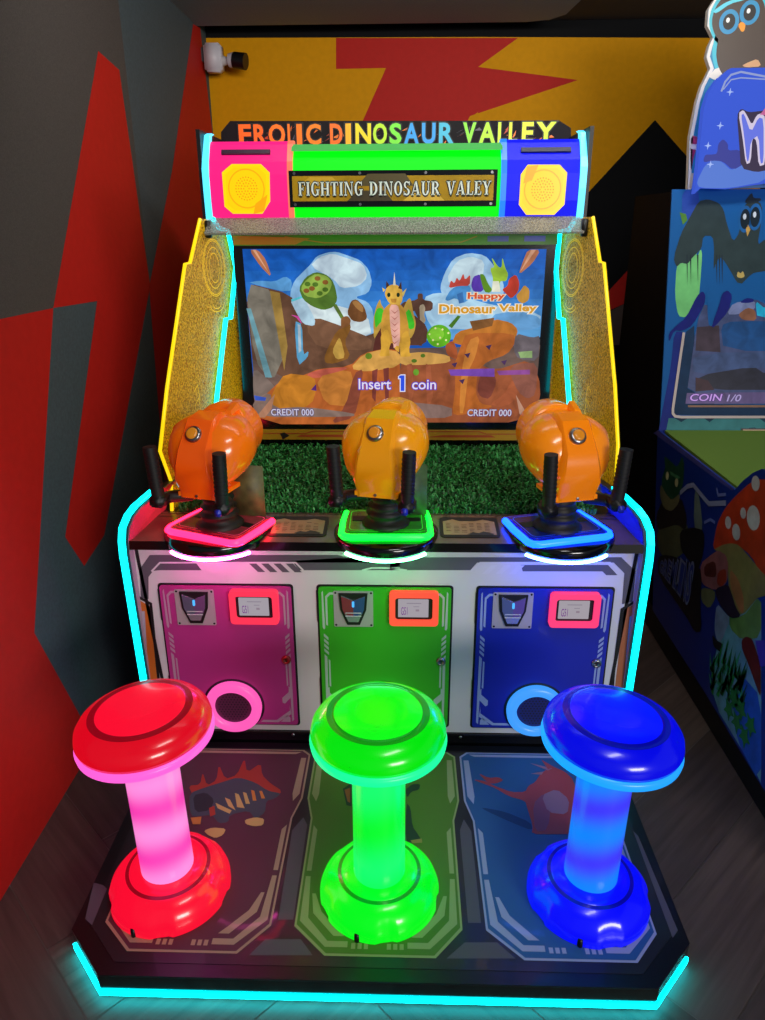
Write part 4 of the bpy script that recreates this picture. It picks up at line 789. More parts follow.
tb = [(0.3107,1.6012),(0.4573,1.6322),(0.2003,1.5525),(0.4226,1.5884),(0.4337,1.5522),(0.5847,1.5881)]
q.text('S', 'Happy', sbox(tb[0], tb[1]), G('#d8532a', .95), .0185, .035, 0, G('#f4e4c4', .9), .075)
q.text('S', 'Dinosaur', sbox(tb[2], tb[3]), G('#d89a24', .95), .0185, .035, 0, G('#f6f0e0', .9), .075)
q.text('S', 'Valley', sbox(tb[4], tb[5]), G('#d89a24', .95), .0185, .035, 0, G('#f6f0e0', .9), .075)
tb = [(-0.1229,1.2495),(0.0097,1.2933),(0.0428,1.2435),(0.0651,1.3077),(0.0965,1.2499),(0.1947,1.2894),(-0.4912,1.1388),(-0.3129,1.167),(-0.0826,1.1377),(0.089,1.1658),(0.3272,1.1387),(0.5086,1.1668)]
wh = G('#e8e0f4', .95); vi = G('#5838c8', .95)
q.text('S', 'Insert', sbox(tb[0], tb[1]), wh, .0185, .01, 0, vi, .05); one = lambda g_: [(tb[2][0]-g_, tb[3][1]-.012-g_), (tb[2][0]-g_, tb[3][1]-.004), (tb[2][0]+.007, tb[3][1]+g_), (tb[3][0]+g_, tb[3][1]+g_), (tb[3][0]+g_, tb[2][1]-g_), (tb[2][0]+.007-g_, tb[2][1]-g_), (tb[2][0]+.007-g_, tb[3][1]-.012-g_)]
q.poly('S', one(.004), G('#e8e8ff', .9), .0180); q.poly('S', one(0), G('#3050e0', 1), .0185); q.text('S', 'coin', sbox(tb[4], tb[5]), wh, .0185, .01, 0, vi, .05)
for k in (6, 8, 10): q.text('S', 'CREDIT 000', sbox(tb[k], tb[k+1]), G('#d8d4e4', .9), .0185, .01, 0, G('#4a3a8a', .9), .05)
q.build('display', scr)

# ---- edge-lit clear side shields
SHD = clear('frosted_gold_acrylic', '#e0b018', .58, .3, .34, 130, .13)
for fr, outl, etch, cy in (('L', [(0.4635,1.9034),(0.3569,1.7574),(0.3194,1.7557),(0.1079,1.3614),(0.0172,1.1632),(0.0665,1.0392),(0.0499,0.9283),(0.2523,0.8525),(0.6898,1.0205),(0.7635,1.8317),(0.5196,1.9039)], (213, 268), [(0.5278,1.904),(0.5719,1.873),(0.6483,1.8621),(0.6969,1.7282),(0.6152,1.5398),(0.5696,1.541),(0.4052,1.1932)]),
                          ('R', [(0.4281,1.9031),(0.3407,1.7569),(0.3097,1.7549),(0.1392,1.3644),(0.0736,1.1747),(0.0602,1.0532),(0.0183,0.9358),(0.2232,0.8572),(0.6675,1.0312),(0.7039,1.8347),(0.4934,1.904)], (574, 268), [(0.5337,1.8944),(0.5789,1.8603),(0.6606,1.8566),(0.6697,1.7144),(0.6048,1.5394),(0.5668,1.5398),(0.4286,1.1914)])):
    q = MB(); q.prism(fr, outl, SHD, -.005, .005)
    ec = (EL if fr == 'L' else ER)(*etch)
    for k, (rx, ry) in enumerate(((.022, .055), (.034, .075), (.046, .098), (.05, .104))): q.ring(fr, ec, rx*1.9-.003, rx*1.9, M('#e0c020', .3, emit='#e8c818', es=.5), .0058, ry/rx/1.9)
    for s in (1, -1):
        for rr in (.03, .05): q.line(fr, [(ec[0]+rr*1.2*math.cos(a), ec[1]+s*(.13+rr*.6*math.sin(a))) for a in [PI*k/10 for k in range(11)]], .003, M('#e0c020', .3, emit='#e8c818', es=.5), .0058)
    for k in range(3): q.line(fr, [(ec[0]+.0-.25, ec[1]-.42-k*.05), (ec[0]-.22, ec[1]-.40-k*.05), (ec[0]-.21, ec[1]-.46-k*.05)], .003, M('#e0c020', .3, emit='#e8c818', es=.4), .0058)
    so_ = lab(q.build('side_shield', cab), 'clear gold frosted side shield')
    q = MB(); q.tube([pt(fr, a, b, 0) for a, b in outl[:7]], .0065, YELLOW_EDGE, 8); q.build('edge_light', so_)
    q = MB(); q.tube([pt(fr, a, b, .02) for a, b in cy], .009, CYAN, 8); lab(q.build('light_strip', so_), 'cyan light strip')
    q = MB(); pb = pt(fr, *outl[0], 0); q.box(pb+Vector((.02 if fr == 'L' else -.02, .03, -.035)), (.02, .03, .06), BLACK, bev=.003); q.build('hinge', so_)

# ---- lit header
zs = [(-0.3662,1.9026),(-0.3543,2.141),(0.4077,2.1357),(-0.6468,1.9074),(-0.3572,2.1538),(0.6879,1.9012),(0.421,2.1483)]
def curved(x0, x1, mat, name, ins=0, depth=.4, zt=2.165):
    prof = [(.62+ins, 1.905), (.612+ins, 1.96), (.612+ins, 2.05), (.625+ins, 2.095), (.66+ins, zt-.012), (.675+ins, zt), (.62+depth, zt), (.62+depth, 1.905)]
    k = MB(); R0 = [Vector((x0, y, z)) for y, z in prof]; R1 = [Vector((x1, y, z)) for y, z in prof]
    k.loft([R0, R1], mat, smooth=False); return k
xs = {'a': zs[3][0], 'b': zs[4][0], 'c': zs[0][0], 'd': zs[2][0], 'e': zs[6][0], 'f': zs[5][0]}
k = MB(); k.box((.02, .86, 2.03), (xs['f']-xs['a']-.02, .34, .24), BLACK); mh = k.build('header_box', cab)
k = curved(xs['b']+.006, xs['e']-.006, M('#046a10', .4, emit='#00f80c', es=1, spec=.2), 'green', .008, .2, 2.150)
k.add([(xs['b']+.012, .63, 2.128), (xs['e']-.012, .63, 2.128), (xs['e']-.012, .66, 2.153), (xs['b']+.012, .66, 2.153)], [(0, 1, 2, 3)], M('#306a30', .3, emit='#50c060', es=.6))
lab(k.build('lit_fascia', mh), 'green glowing fascia')
for s, x0, x1, em, rd, lb in ((-1, xs['a'], xs['b'], M('#60082a', .4, emit='#fa2082', es=1, spec=.2), M('#603020', .3, emit='#ff7a60', es=.9), 'pink glowing speaker housing'), (1, xs['e'], xs['f'], M('#06065a', .4, emit='#0614f0', es=1, spec=.2), M('#103060', .3, emit='#1e86ff', es=1), 'blue glowing speaker housing')):
    k = curved(x0, x1, em, 'h'); xi = x1 if s < 0 else x0
    r = curved(xi-.004, xi+.016, rd, 'div', -.003, .1, 2.167) if s < 0 else curved(xi-.016, xi+.004, rd, 'div', -.003, .1, 2.167)
    k.add(r.v, r.f, rd)
    ho = lab(k.build('speaker_housing', cab), lb)
    k = MB(); xm = (x0+x1)/2 + s*.008; w2 = .088
    y1, y2 = .6275, .659; za, zb = 2.1, 2.148
    k.add([(xm-w2, .638, 2.118), (xm+w2, .638, 2.118), (xm+w2, .646, 2.132), (xm-w2, .646, 2.132), ], [(0, 1, 2, 3)], BLACK)
    k.box((xm, .640, 2.126), (2*w2, .012, .016), M('#30082a' if s < 0 else '#080830', .5), 0, -.5); k.build('slot', ho)
    k = MB(); o8 = [(-0.5564,2.086),(-0.4529,2.0854),(-0.4235,2.058),(-0.4269,1.9623),(-0.4584,1.9208),(-0.5643,1.9213),(-0.5934,1.9456),(-0.5937,2.0591)] if s < 0 else [(0.4968,2.0774),(0.6082,2.0766),(0.6365,2.0506),(0.6355,1.9461),(0.6015,1.912),(0.5025,1.9125),(0.4736,1.9469),(0.4743,2.0467)]
    ym = M('#806000', .3, emit='#ffd400', es=1.0); yo = M('#806000', .3, emit='#ff9c08', es=1.0)
    k.prism('Q', o8, ym, .004, .018); c8 = (sum(p[0] for p in o8)/8, sum(p[1] for p in o8)/8)
    k.poly('Q', [(c8[0]+(a-c8[0])*.86, c8[1]+(b-c8[1])*.86) for a, b in o8], M('#806000', .3, emit='#ffca00', es=1.0), .0186)
    k.ring('Q', c8, .062, .066, yo, .0192); 
    k.poly('Q', [(c8[0]-s*.0+.02, c8[1]-.085), (c8[0]+.06, c8[1]-.075), (c8[0]+.075, c8[1]-.02), (c8[0]+.03, c8[1]-.05)] if s < 0 else [(c8[0]-.07, c8[1]+.02), (c8[0]-.06, c8[1]+.075), (c8[0]-.02, c8[1]+.08), (c8[0]-.04, c8[1]+.03)], yo, .019)
    for i in range(1, 5):
        for j in range(i*6): a = 2*PI*j/(i*6); k.disc('Q', (c8[0]+.0095*i*math.cos(a), c8[1]+.0095*i*math.sin(a)), .0026, .0026, M('#7a5a00', .4, emit='#d08800', es=.9), .0194, 6)
    k.build('speaker_cover', ho)
    k = MB(); xo = x0 if s < 0 else x1
    lp = [(.612, 1.9), (.606, 2.0), (.606, 2.07), (.625, 2.105), (.66, 2.185), (.70, 2.195)]
    R_ = []
    for k_, (y, z) in enumerate(lp): w_s = .02 if k_ < 4 else .014; R_.append([Vector((xo-s*.004, y, z)), Vector((xo+s*w_s, y, z)), Vector((xo+s*w_s, y+.04, z)), Vector((xo-s*.004, y+.04, z))])
    k.loft(R_, M('#203838', .3, emit='#50d8ff', es=1.6), smooth=False); lab(k.build('light_strip', ho), 'cyan light strip')
    k = MB(); k.prism('soff', [(xo+s*.02, .62), (xo+s*.034, .62), (xo+s*.034, 1.0), (xo+s*.02, 1.0)], BLACK, 1.9-2.95, 2.2-2.95); k.build('end_board', ho)
# header sign plate
LET = {}
def ringpts(cx, cy, rx, ry, a0, a1, n=14): return [(cx+rx*math.cos(math.radians(a0+(a1-a0)*i/n)), cy+ry*math.sin(math.radians(a0+(a1-a0)*i/n))) for i in range(n+1)]
def arcband(cx, cy, rx, ry, ix, iy, a0, a1): return ringpts(cx, cy, rx, ry, a0, a1)+ringpts(cx, cy, ix, iy, a1, a0)
def rc(a, b, c, d): return [(a, b), (c, b), (c, d), (a, d)]
def stem(x, w_=.18, top=True, bot=True):
    P = [rc(x, 0, x+w_, 1)]
    if top: P.append(rc(x-.07, .92, x+w_+.07, 1))
    if bot: P.append(rc(x-.07, 0, x+w_+.07, .08))
    return P
LET['F'] = (.64, stem(.09)+[rc(.2, .92, .62, 1), rc(.55, .74, .62, 1), rc(.2, .46, .48, .54), rc(.42, .38, .48, .62)])
LET['I'] = (.36, stem(.09)); LET['L'] = (.64, stem(.09)+[rc(.2, 0, .62, .08), rc(.55, 0, .62, .26)])
LET['E'] = (.66, LET['F'][1]+[rc(.2, 0, .64, .08), rc(.57, 0, .64, .26)])
LET['T'] = (.72, stem(.27, top=False)+[rc(.03, .92, .69, 1), rc(.03, .74, .09, 1), rc(.63, .74, .69, 1)])
LET['H'] = (.84, stem(.09)+stem(.57)+[rc(.2, .46, .6, .54)])
LET['N'] = (.86, [rc(.11, 0, .18, 1), rc(.02, 0, .27, .08), rc(.02, .92, .2, 1), [(.1, 1), (.3, 1), (.75, 0), (.66, 0)], rc(.68, 0, .75, 1), rc(.59, .92, .84, 1)])
LET['O'] = (.8, [arcband(.4, .5, .36, .52, .18, .44, 0, 180), arcband(.4, .5, .36, .52, .18, .44, 180, 360)])
LET['D'] = (.78, stem(.09)+[arcband(.26, .5, .48, .5, .29, .42, -90, 0), arcband(.26, .5, .48, .5, .29, .42, 0, 90)])
LET['G'] = (.8, [arcband(.4, .5, .36, .52, .18, .44, 50, 310), rc(.54, .04, .7, .44), rc(.46, .38, .78, .46), rc(.64, .72, .7, 1)])
LET['U'] = (.82, [rc(.09, .3, .27, 1), rc(.02, .92, .34, 1), rc(.62, .3, .69, 1), rc(.54, .92, .77, 1), arcband(.39, .32, .3, .34, .13, .24, 180, 360)])
LET['A'] = (.84, [[(.06, 0), (.14, 0), (.44, 1), (.36, 1)], [(.34, 1), (.5, 1), (.76, 0), (.56, 0)], rc(.22, .28, .6, .35), rc(0, 0, .24, .08), rc(.48, 0, .84, .08)])
LET['V'] = (.8, [[(.06, 1), (.26, 1), (.46, 0), (.36, 0)], [(.36, 0), (.44, 0), (.72, 1), (.64, 1)], rc(0, .92, .34, 1), rc(.56, .92, .8, 1)])
LET['Y'] = (.78, [[(.06, 1), (.26, 1), (.46, .45), (.3, .45)], [(.38, .45), (.46, .45), (.7, 1), (.62, 1)], rc(.3, 0, .47, .47), rc(0, .92, .33, 1), rc(.54, .92, .78, 1), rc(.22, 0, .55, .08)])
LET['R'] = (.82, stem(.09)+[arcband(.3, .73, .36, .27, .19, .19, -90, 0), arcband(.3, .73, .36, .27, .19, .19, 0, 90), [(.34, .48), (.5, .48), (.78, 0), (.58, 0)], rc(.55, 0, .82, .07)])
LET['S'] = (.62, [arcband(.3, .75, .26, .26, .1, .18, 30, 270), arcband(.3, .25, .28, .26, .1, .17, -150, 90), rc(.5, .72, .56, 1), rc(.03, 0, .09, .28)])
def serif(mbx, fr, body, box, mat, off, grow=0, gap=.07):
    tot = sum((LET[ch][0] if ch != ' ' else .42)+gap for ch in body)-gap; sx = (box[2]-box[0])/tot; sy = box[3]-box[1]; x = 0
    for ch in body:
        if ch == ' ': x += .42+gap; continue
        for P in LET[ch][1]:
            if grow:
                cx = sum(p[0] for p in P)/len(P); cy = sum(p[1] for p in P)/len(P)
                for dx, dy in ((grow, 0), (-grow, 0), (0, grow), (0, -grow*1.6)): mbx.poly(fr, [(box[0]+(x+a)*sx+dx, box[1]+b*sy+dy) for a, b in P], mat, off)
            else: mbx.poly(fr, [(box[0]+(x+a)*sx, box[1]+b*sy) for a, b in P], mat, off)
        x += LET[ch][0]+gap
k = MB(); pl_ = [(-0.355,1.9417),(0.3984,1.9379),(0.392,2.0634),(-0.3489,2.068)]; x0, z0 = pl_[0]; x1, z1 = pl_[2]
k.prism('Q', [(x0, z0), (x1, z0), (x1, z1), (x0, z1)], GLOSS, .0, .012)
k.poly('Q', [(x0+.012, z0+.02), (x1-.012, z0+.02), (x1-.012, z1-.018), (x0+.012, z1-.018)], M('#a8861a', .4, noise=.25, nscale=8, spec=.15), .0125)
for (a, b, c_, d, mt) in ((.28, .02, .5, .055, '#3a3010'), (.55, .02, .75, .05, '#c8a428'), (.05, .075, .25, .1, '#c09a20'), (.33, .07, .6, .11, '#4a4018')): k.poly('Q', [(x0+a*(x1-x0), z0+b), (x0+c_*(x1-x0), z0+b), (x0+(c_-.04)*(x1-x0), z0+d), (x0+(a+.05)*(x1-x0), z0+d)], M(mt, .4), .0128)
tb = [(-0.3222,1.9802),(0.3707,2.026)]
bx_ = (tb[0][0], tb[0][1], tb[1][0], tb[1][1])
serif(k, 'Q', 'FIGHTING DINOSAUR VALEY', bx_, M('#18140a', .5), .0134, .0035); serif(k, 'Q', 'FIGHTING DINOSAUR VALEY', bx_, M('#c4cfc4', .3, emit='#a8b4a8', es=.3), .0142)  # letters carry weak emission in place of light from around them
for i in range(4):
    for z in (z0+.009, z1-.009): k.disc('Q', (x0+.02+i*(x1-x0-.04)/3, z), .005, .005, STEEL, .0135, 10)
k.build('sign_plate', mh)
# speckled visor strip under the header
k = MB(); vz = [(-0.6434,1.9039),(0.681,1.8978),(0.6976,1.8329),(-0.6379,1.8382)]
k.box(((xs['a']+xs['f'])/2, .575, 1.878), (xs['f']-xs['a']+.02, .105, .008), clear('speckled_acrylic', '#8c8c84', .72, .22, .28, 200), 0, .52); k.build('visor_strip', cab)
# tall banner behind the header
k = MB(); bn = [(-0.6755,2.2324),(-0.6362,2.2714),(0.6673,2.263),(0.7166,2.2362),(0.728,2.1033),(-0.6855,2.1123)]
k.prism('N', bn, M('#120e12', .7, spec=.2), -.02, 0)
fl = [M('#b03a18', .4), M('#7a2a14', .4), M('#d86a1c', .4), M('#4a4450', .4)]
bx0_, bz0_ = bn[1]; bx1_, _q = bn[2]
for i in range(90):
    a = random.uniform(bx0_+.02, bx1_-.04); b = bn[2][1]-random.uniform(.01, .11); l = random.uniform(.02, .06); an = random.uniform(-.6, 1.4)
    k.poly('N', [(a, b-.012), (a+.4*l*math.cos(an)+.006, b), (a+l*math.cos(an)*.8, min(b+l*math.sin(an)*.6, bn[2][1]-.002))], random.choice(fl), .0006+i*.00001)
word = [('F', '#e8641c'), ('R', '#e8641c'), ('O', '#e8701c'), ('L', '#e07018'), ('I', '#d87018'), ('C', '#d87418'), (' ', ''), ('D', '#e0641c'), ('I', '#e8a020'), ('N', '#d8c020'), ('O', '#a8cc28'), ('S', '#6cc838'), ('A', '#2c8ad0'), ('U', '#2c8ad0'), ('R', '#38a0c0'), (' ', ''), ('V', '#7cd030'), ('A', '#a0d428'), ('L', '#b8d428'), ('L', '#c8d424'), ('E', '#c8d424'), ('Y', '#b8d424')]
xp = [(238.7,251),(253.6,266.5),(268.5,285),(287.6,294.5),(296.5,302),(306,321),None,(330,342.5),(345.5,351),(355.5,371),(373,387),(389.5,401.5),(404,419),(422,435.5),(439,454),None,(463,476),(479,495.7),(498,506.7),(509,517.6),(522,533.5),(536,556)]
hz = [(-0.3568,2.2585),(-0.3602,2.1833)]
wx = lambda p: NX(p)
for (ch, c_), xx in zip(word, xp):
    if xx: k.text('N', ch, (wx(xx[0]), hz[1][1], wx(xx[1]), hz[0][1]), M(c_, .4, emit=c_, es=.12), .004, .03, 0, M('#0a080a', .5), .05)
k.build('banner_board', cab)

# ================================================================== SECOND MACHINE, AT THE RIGHT
m2 = thing('arcade_cabinet', 'blue arcade cabinet with a dark bird, mushrooms and a night sky, at the right edge', 'arcade machine', (1.8, 1.0, 0))
X2, X3 = 1.28, 2.32
mb = MB(); base = [(-.62, .0), (2.0, .0), (2.0, .16), (-.62, .16)]
mb.box(((X2+X3)/2, .69, .07), (X3-X2-.02, 2.6, .14), BLACK)
prof = [(-.6, .14), (2.0, .14), (2.0, 2.0), (1.36, 2.0), (1.16, .955), (-.6, .955)]
FR['m3'] = ((X3, 0, 0), (0, 1, 0), (0, 0, 1))
mb.prism('m', [(-.6, .14), (2.0, .14), (2.0, 2.02), (1.44, 2.02), (1.19, .95), (-.6, .95)], M('#08090d', .8, spec=.1), -(X3-X2), -.002)
mb.build('body', m2)
# printed side board
mb = MB(); BL = M('#0e2c86', .4, coat=.2)
side = [(1.167,0.9681),(0.2877,0.9743),(0.2401,1.0248),(0.1795,1.0743),(0.1238,1.1065)] + [(.05, 1.125), (-.1, 1.13), (-.3, 1.08), (-.5, 1.0), (-.6, .9), (-.6, .15)] + [(-0.267,0.1188),(0.2438,0.1372),(0.639,0.1391),(0.9106,0.143)]
mb.prism('m', side, BL, .0, .012)
def Sd(P, col, off, **k): mb.poly('m', soft(P, 1), M(col, .42, coat=.2, noise=.25, nscale=14, **k), .0122+off*.0003)
Sd([(1.1576,0.9705),(0.292,0.9771),(0.3079,0.9654),(1.2157,0.9397)], '#4a4a98', 1)
Sd([(0.1649,0.5525),(-0.0287,0.7229),(-0.1583,0.3954),(-0.2662,0.1226),(-0.2329,0.1331),(0.1824,0.1493),(0.2151,0.3482)], '#6c9ab0', 1)
Sd([(-0.1583,0.3954),(-0.2682,0.1177),(-0.0513,0.146),(0.022,0.2623),(-0.0098,0.3836)], '#1f5ac0', 2)
Sd([(0.1627,0.5471),(0.0639,0.5696),(-0.0307,0.718),(-0.0849,0.581),(0.0352,0.4972),(0.1393,0.4881)], '#6c8a48', 2)
Sd([(0.3831,0.693),(0.3807,0.8027),(0.3387,0.883),(0.2706,0.9574),(0.1759,1.0435),(0.1112,1.0765),(-0.0235,1.1108),(-0.1589,1.0202),(-0.2571,0.771),(-0.1644,0.754),(-0.0073,0.7771),(0.0818,0.8061),(0.2077,0.7989),(0.299,0.7465)], '#c03a1c', 3)
Sd([(0.3709,0.7013),(0.301,0.7516),(0.2426,0.7834),(0.1827,0.8032),(0.0777,0.7957),(-0.0035,0.7866),(-0.1518,0.786),(-0.1682,0.7444),(-0.0307,0.718),(0.0659,0.5748),(0.1649,0.5525),(0.245,0.719),(0.315,0.713)], '#8a7a48', 4)
for a, b, c_ in ((730, 340, 16), (715, 560, 26), (650, 530, 12), (605, 650, 18), (553, 590, 14)): Sd(ell(PM(a, b, 1), .0012*c_*1.6, .0012*c_*1.4, 10), '#c8c0c0', 5)
Sd([(0.4663,0.5966),(0.3773,0.6784),(0.331,0.7157),(0.2624,0.727),(0.2305,0.7002),(0.215,0.6434),(0.2422,0.6037),(0.2998,0.5611),(0.3988,0.5316),(0.4334,0.5353)], '#9a5a5a', 6); Sd([(0.4289,0.6072),(0.3422,0.6678),(0.3116,0.629),(0.3176,0.606),(0.4127,0.5665)], '#5c2420', 7); Sd([(0.3012,0.6406),(0.2441,0.6809),(0.2209,0.6404),(0.2544,0.5975),(0.296,0.5899)], '#a03420', 7)
Sd([(0.4241,0.5118),(0.2998,0.5611),(0.2864,0.5275),(0.3243,0.466),(0.403,0.459)], '#6a6a44', 6)
Sd([(0.302,0.5667),(0.2048,0.6355),(0.1611,0.6127),(0.1239,0.5875),(0.0659,0.5748),(0.1407,0.5267),(0.2118,0.5271),(0.2761,0.5397)], '#2c1c34', 7); Sd([(0.2144,0.695),(0.1371,0.6881),(0.0766,0.6503),(0.0542,0.5938),(0.0828,0.5844),(0.1301,0.6034),(0.1831,0.6335)], '#b06a44', 7)
Sd([(0.2694,0.5229),(0.1816,0.5237),(0.1407,0.5267),(0.1779,0.4052),(0.2162,0.3891),(0.2525,0.423)], '#8a90b0', 7); Sd([(0.2624,0.3895),(0.2162,0.3891),(0.164,0.4068),(0.1626,0.3668),(0.2319,0.3519)], '#14141c', 8)
Sd([(0.0352,0.4972),(0.0098,0.53),(-0.0339,0.5447),(-0.072,0.5245),(-0.1197,0.4931),(-0.1583,0.3954),(-0.1322,0.4023),(-0.048,0.447),(0.0177,0.4694)], '#6a1c1c', 8); Sd([(-0.0554,0.5513),(-0.1119,0.5851),(-0.1515,0.5135),(-0.117,0.4852)], '#4a34b0', 8)
for i in range(70):
    a = random.uniform(440, 640); b = random.uniform(760, 1000)+max(0, (a-520))*.9; l = random.uniform(60, 170)
    p = PM2(a, b); t_ = PM2(a+random.uniform(-20, 60), b-l); Sd([(p[0]-.012, p[1]), (p[0]+.012, p[1]), t_], random.choice(('#1c6a34', '#2a8a3c', '#16522c', '#3c9a6c')), 9)
for a, b in ((560, 1080), (610, 1160), (660, 1250), (700, 1180), (640, 1080), (590, 1000)):
    c0 = PM2(a, b); Sd([(c0[0]+(.05 if i % 2 else .02)*math.cos(i*PI/5), c0[1]+(.05 if i % 2 else .02)*math.sin(i*PI/5)) for i in range(10)], '#1f7a3a', 10)
# pointed-ear green beast in the shade and its name board
Sd([(0.9729,0.5957),(0.8256,0.6837),(0.6964,0.7044),(0.6287,0.6742),(0.6136,0.5906),(0.7451,0.4825),(0.8977,0.4363),(0.9835,0.4793)], '#55583c', 4)
Sd([(1.028,0.5901),(0.9738,0.6815),(0.7648,0.7799),(0.6642,0.7171),(0.6604,0.6611),(0.77,0.6457),(0.8715,0.5894),(0.9803,0.529)], '#201a1c', 5)
Sd([(1.0216,0.7731),(0.9919,0.8361),(1.0329,0.8839),(0.9365,0.8833),(0.8538,0.8799),(0.8134,0.9494),(0.7755,0.9117),(0.7597,0.839),(0.7868,0.7865),(0.8287,0.7421),(0.9194,0.7091),(0.9901,0.7221)], '#1f4a34', 6)
Sd([(1.0233,0.7493),(0.949,0.729),(0.8617,0.7226),(0.7783,0.7895),(0.7776,0.7388),(0.8434,0.6768),(0.9411,0.6549),(1.0172,0.6891)], '#6e6a48', 7)
for a, b in ((162, 292), (222, 335)): Sd(ell(PM(a, b, 1), .02, .02, 10), '#c8c490', 8)
Sd([(0.9294,0.8396),(0.8037,0.8529),(0.8171,0.8376),(0.9141,0.8275)], '#4a8a60', 8)
Sd([(0.6333,0.8649),(0.5726,0.8422),(0.4989,0.7414),(0.5089,0.6824),(0.5921,0.7175)], '#6a7a74', 5); Sd([(0.7259,0.6341),(0.5873,0.7054),(0.4801,0.7356),(0.4511,0.6628),(0.476,0.5573),(0.5821,0.5576),(0.6777,0.5621)], '#14161a', 6)
mb.line('m', [(0.7783,0.7895),(0.7135,0.8407),(0.6524,0.8687),(0.5797,0.8599),(0.4773,0.8503),(0.3338,0.9067)], .02, M('#8a92b8', .4), .0145); mb.line('m', [(0.4917,0.7647),(0.4407,0.7984),(0.396,0.803)], .012, M('#6a78c0', .4), .0145); mb.line('m', [(0.4319,0.9315),(0.4087,0.911),(0.3457,0.9367)], .012, M('#6a78c0', .4), .0145)
Sd([(0.9332,0.4116),(0.8261,0.4762),(0.4616,0.5849),(0.4264,0.5388),(0.4123,0.4612),(0.3518,0.3515),(0.4117,0.3094),(0.5266,0.3262),(0.8905,0.3338)], '#0c0e18', 8)
tp = [(0.8837,0.3453),(0.9166,0.4273),(0.5062,0.3674),(0.4616,0.5849)]
wd_ = 'GREMLINS'
for i, ch in enumerate(wd_):
    t0, t1 = i/8, (i+.82)/8
    a0 = lerp2(tp[0], tp[2], t0); a1 = lerp2(tp[0], tp[2], t1); b1 = lerp2(tp[1], tp[3], t1)
    mb.text('m', ch, (a0[0], a1[1]+.02, a1[0], b1[1]-.02), M('#2a3a8a', .4), .0162, .01, 0, M('#74789a', .4), .06)
mb.build('side_board', m2)
mb = MB(); mb.prism('d', [(1.30, -.58), (2.3, -.58), (2.3, 1.16), (1.30, 1.16)], M('#6a8a34', .6, spec=.15), -.01, .001); mb.build('play_deck', m2)
# upper front
fq = [(1.28, -.005), (2.32, -.005), (2.32, 1.09), (1.28, 1.09)]
mb = MB(); mb.prism('f', fq, M('#0f5596', .55, spec=.12), -.01, .0)
def Ff(P, col, k, es=0): mb.poly('f', soft(P, 1), M(col, .55, noise=.15, nscale=14, spec=.12) if not es else GP(col, es), .0004+k*.0004)
Ff([(1.3224,0.456),(1.3164,0.2973),(1.2923,0.1294),(1.2712,-0.0334),(1.3599,-0.0331),(1.3696,0.4559)], '#1a2a7c', 1)
Ff([(1.3238,1.0854),(1.3981,1.085),(1.4049,1.0303),(1.3668,0.9514),(1.3303,0.9688)], '#24449c', 1)
Ff([(1.3171,0.7536),(1.3375,0.7745),(1.3526,0.7605),(1.3661,0.7744),(1.386,0.8023),(1.4019,0.837),(1.4083,0.7882),(1.4237,0.83),(1.4325,0.8021),(1.4295,0.669),(1.4273,0.5842),(1.3732,0.5203),(1.3366,0.5274),(1.3172,0.6198)], '#6cbc74', 1)
Ff([(1.3009,0.7886),(1.3305,0.8998),(1.3627,0.9618),(1.4009,1.0371),(1.4428,1.0472),(1.4934,1.0298),(1.5163,1.0023),(1.5344,0.9403),(1.5681,0.8572),(1.5938,0.8987),(1.5964,0.9676),(1.6135,1.0292),(1.655,1.0426),(1.6881,1.0219),(1.6898,0.9465),(1.6792,0.8429),(1.7128,0.8705),(1.7381,0.8635),(1.7475,0.7313),(1.6909,0.7245),(1.6628,0.7175),(1.6093,0.6615),(1.5538,0.7459),(1.5226,0.7879),(1.5083,0.7879),(1.4957,0.76),(1.4867,0.7321),(1.4843,0.8298),(1.4738,0.8853),(1.4311,0.8855),(1.4273,0.83),(1.407,0.8092),(1.3868,0.7883),(1.3669,0.7604),(1.3379,0.7675),(1.3175,0.7466)], '#2a3a3e', 2)
for a in (262, 285, 330, 450, 468, 485): Ff([PF(a, 540), PF(a+10, 540), PF(a+7, 740)], '#24303a', 3)
for a, b in ((636, 313), (700, 300)):
    Ff(ell(PF(a, b), .031, .075*.8, 16), '#1c5c9c', 4); Ff(ell(PF(a, b), .022, .045, 14), '#142430', 5); Ff(ell(PF(a-3, b-15), .008, .014, 8), '#c8d4e0', 6)
Ff([(1.6211,0.9158),(1.6305,0.9344),(1.6426,0.9123),(1.6305,0.8812)], '#c09a50', 5); Ff([(1.5937,0.7037),(1.5978,0.7282),(1.6114,0.7177),(1.6205,0.7303),(1.6316,0.7036),(1.6127,0.6966)], '#b09c5c', 5)
Ff([(1.6062,1.0326),(1.6385,1.0768),(1.6474,1.0495),(1.6827,1.0493),(1.6801,1.0356),(1.6279,1.0257)], '#24303a', 3); Ff([(1.3185,0.9895),(1.3473,0.9825),(1.3559,0.9549),(1.3358,0.9343)], '#4a7a34', 3)
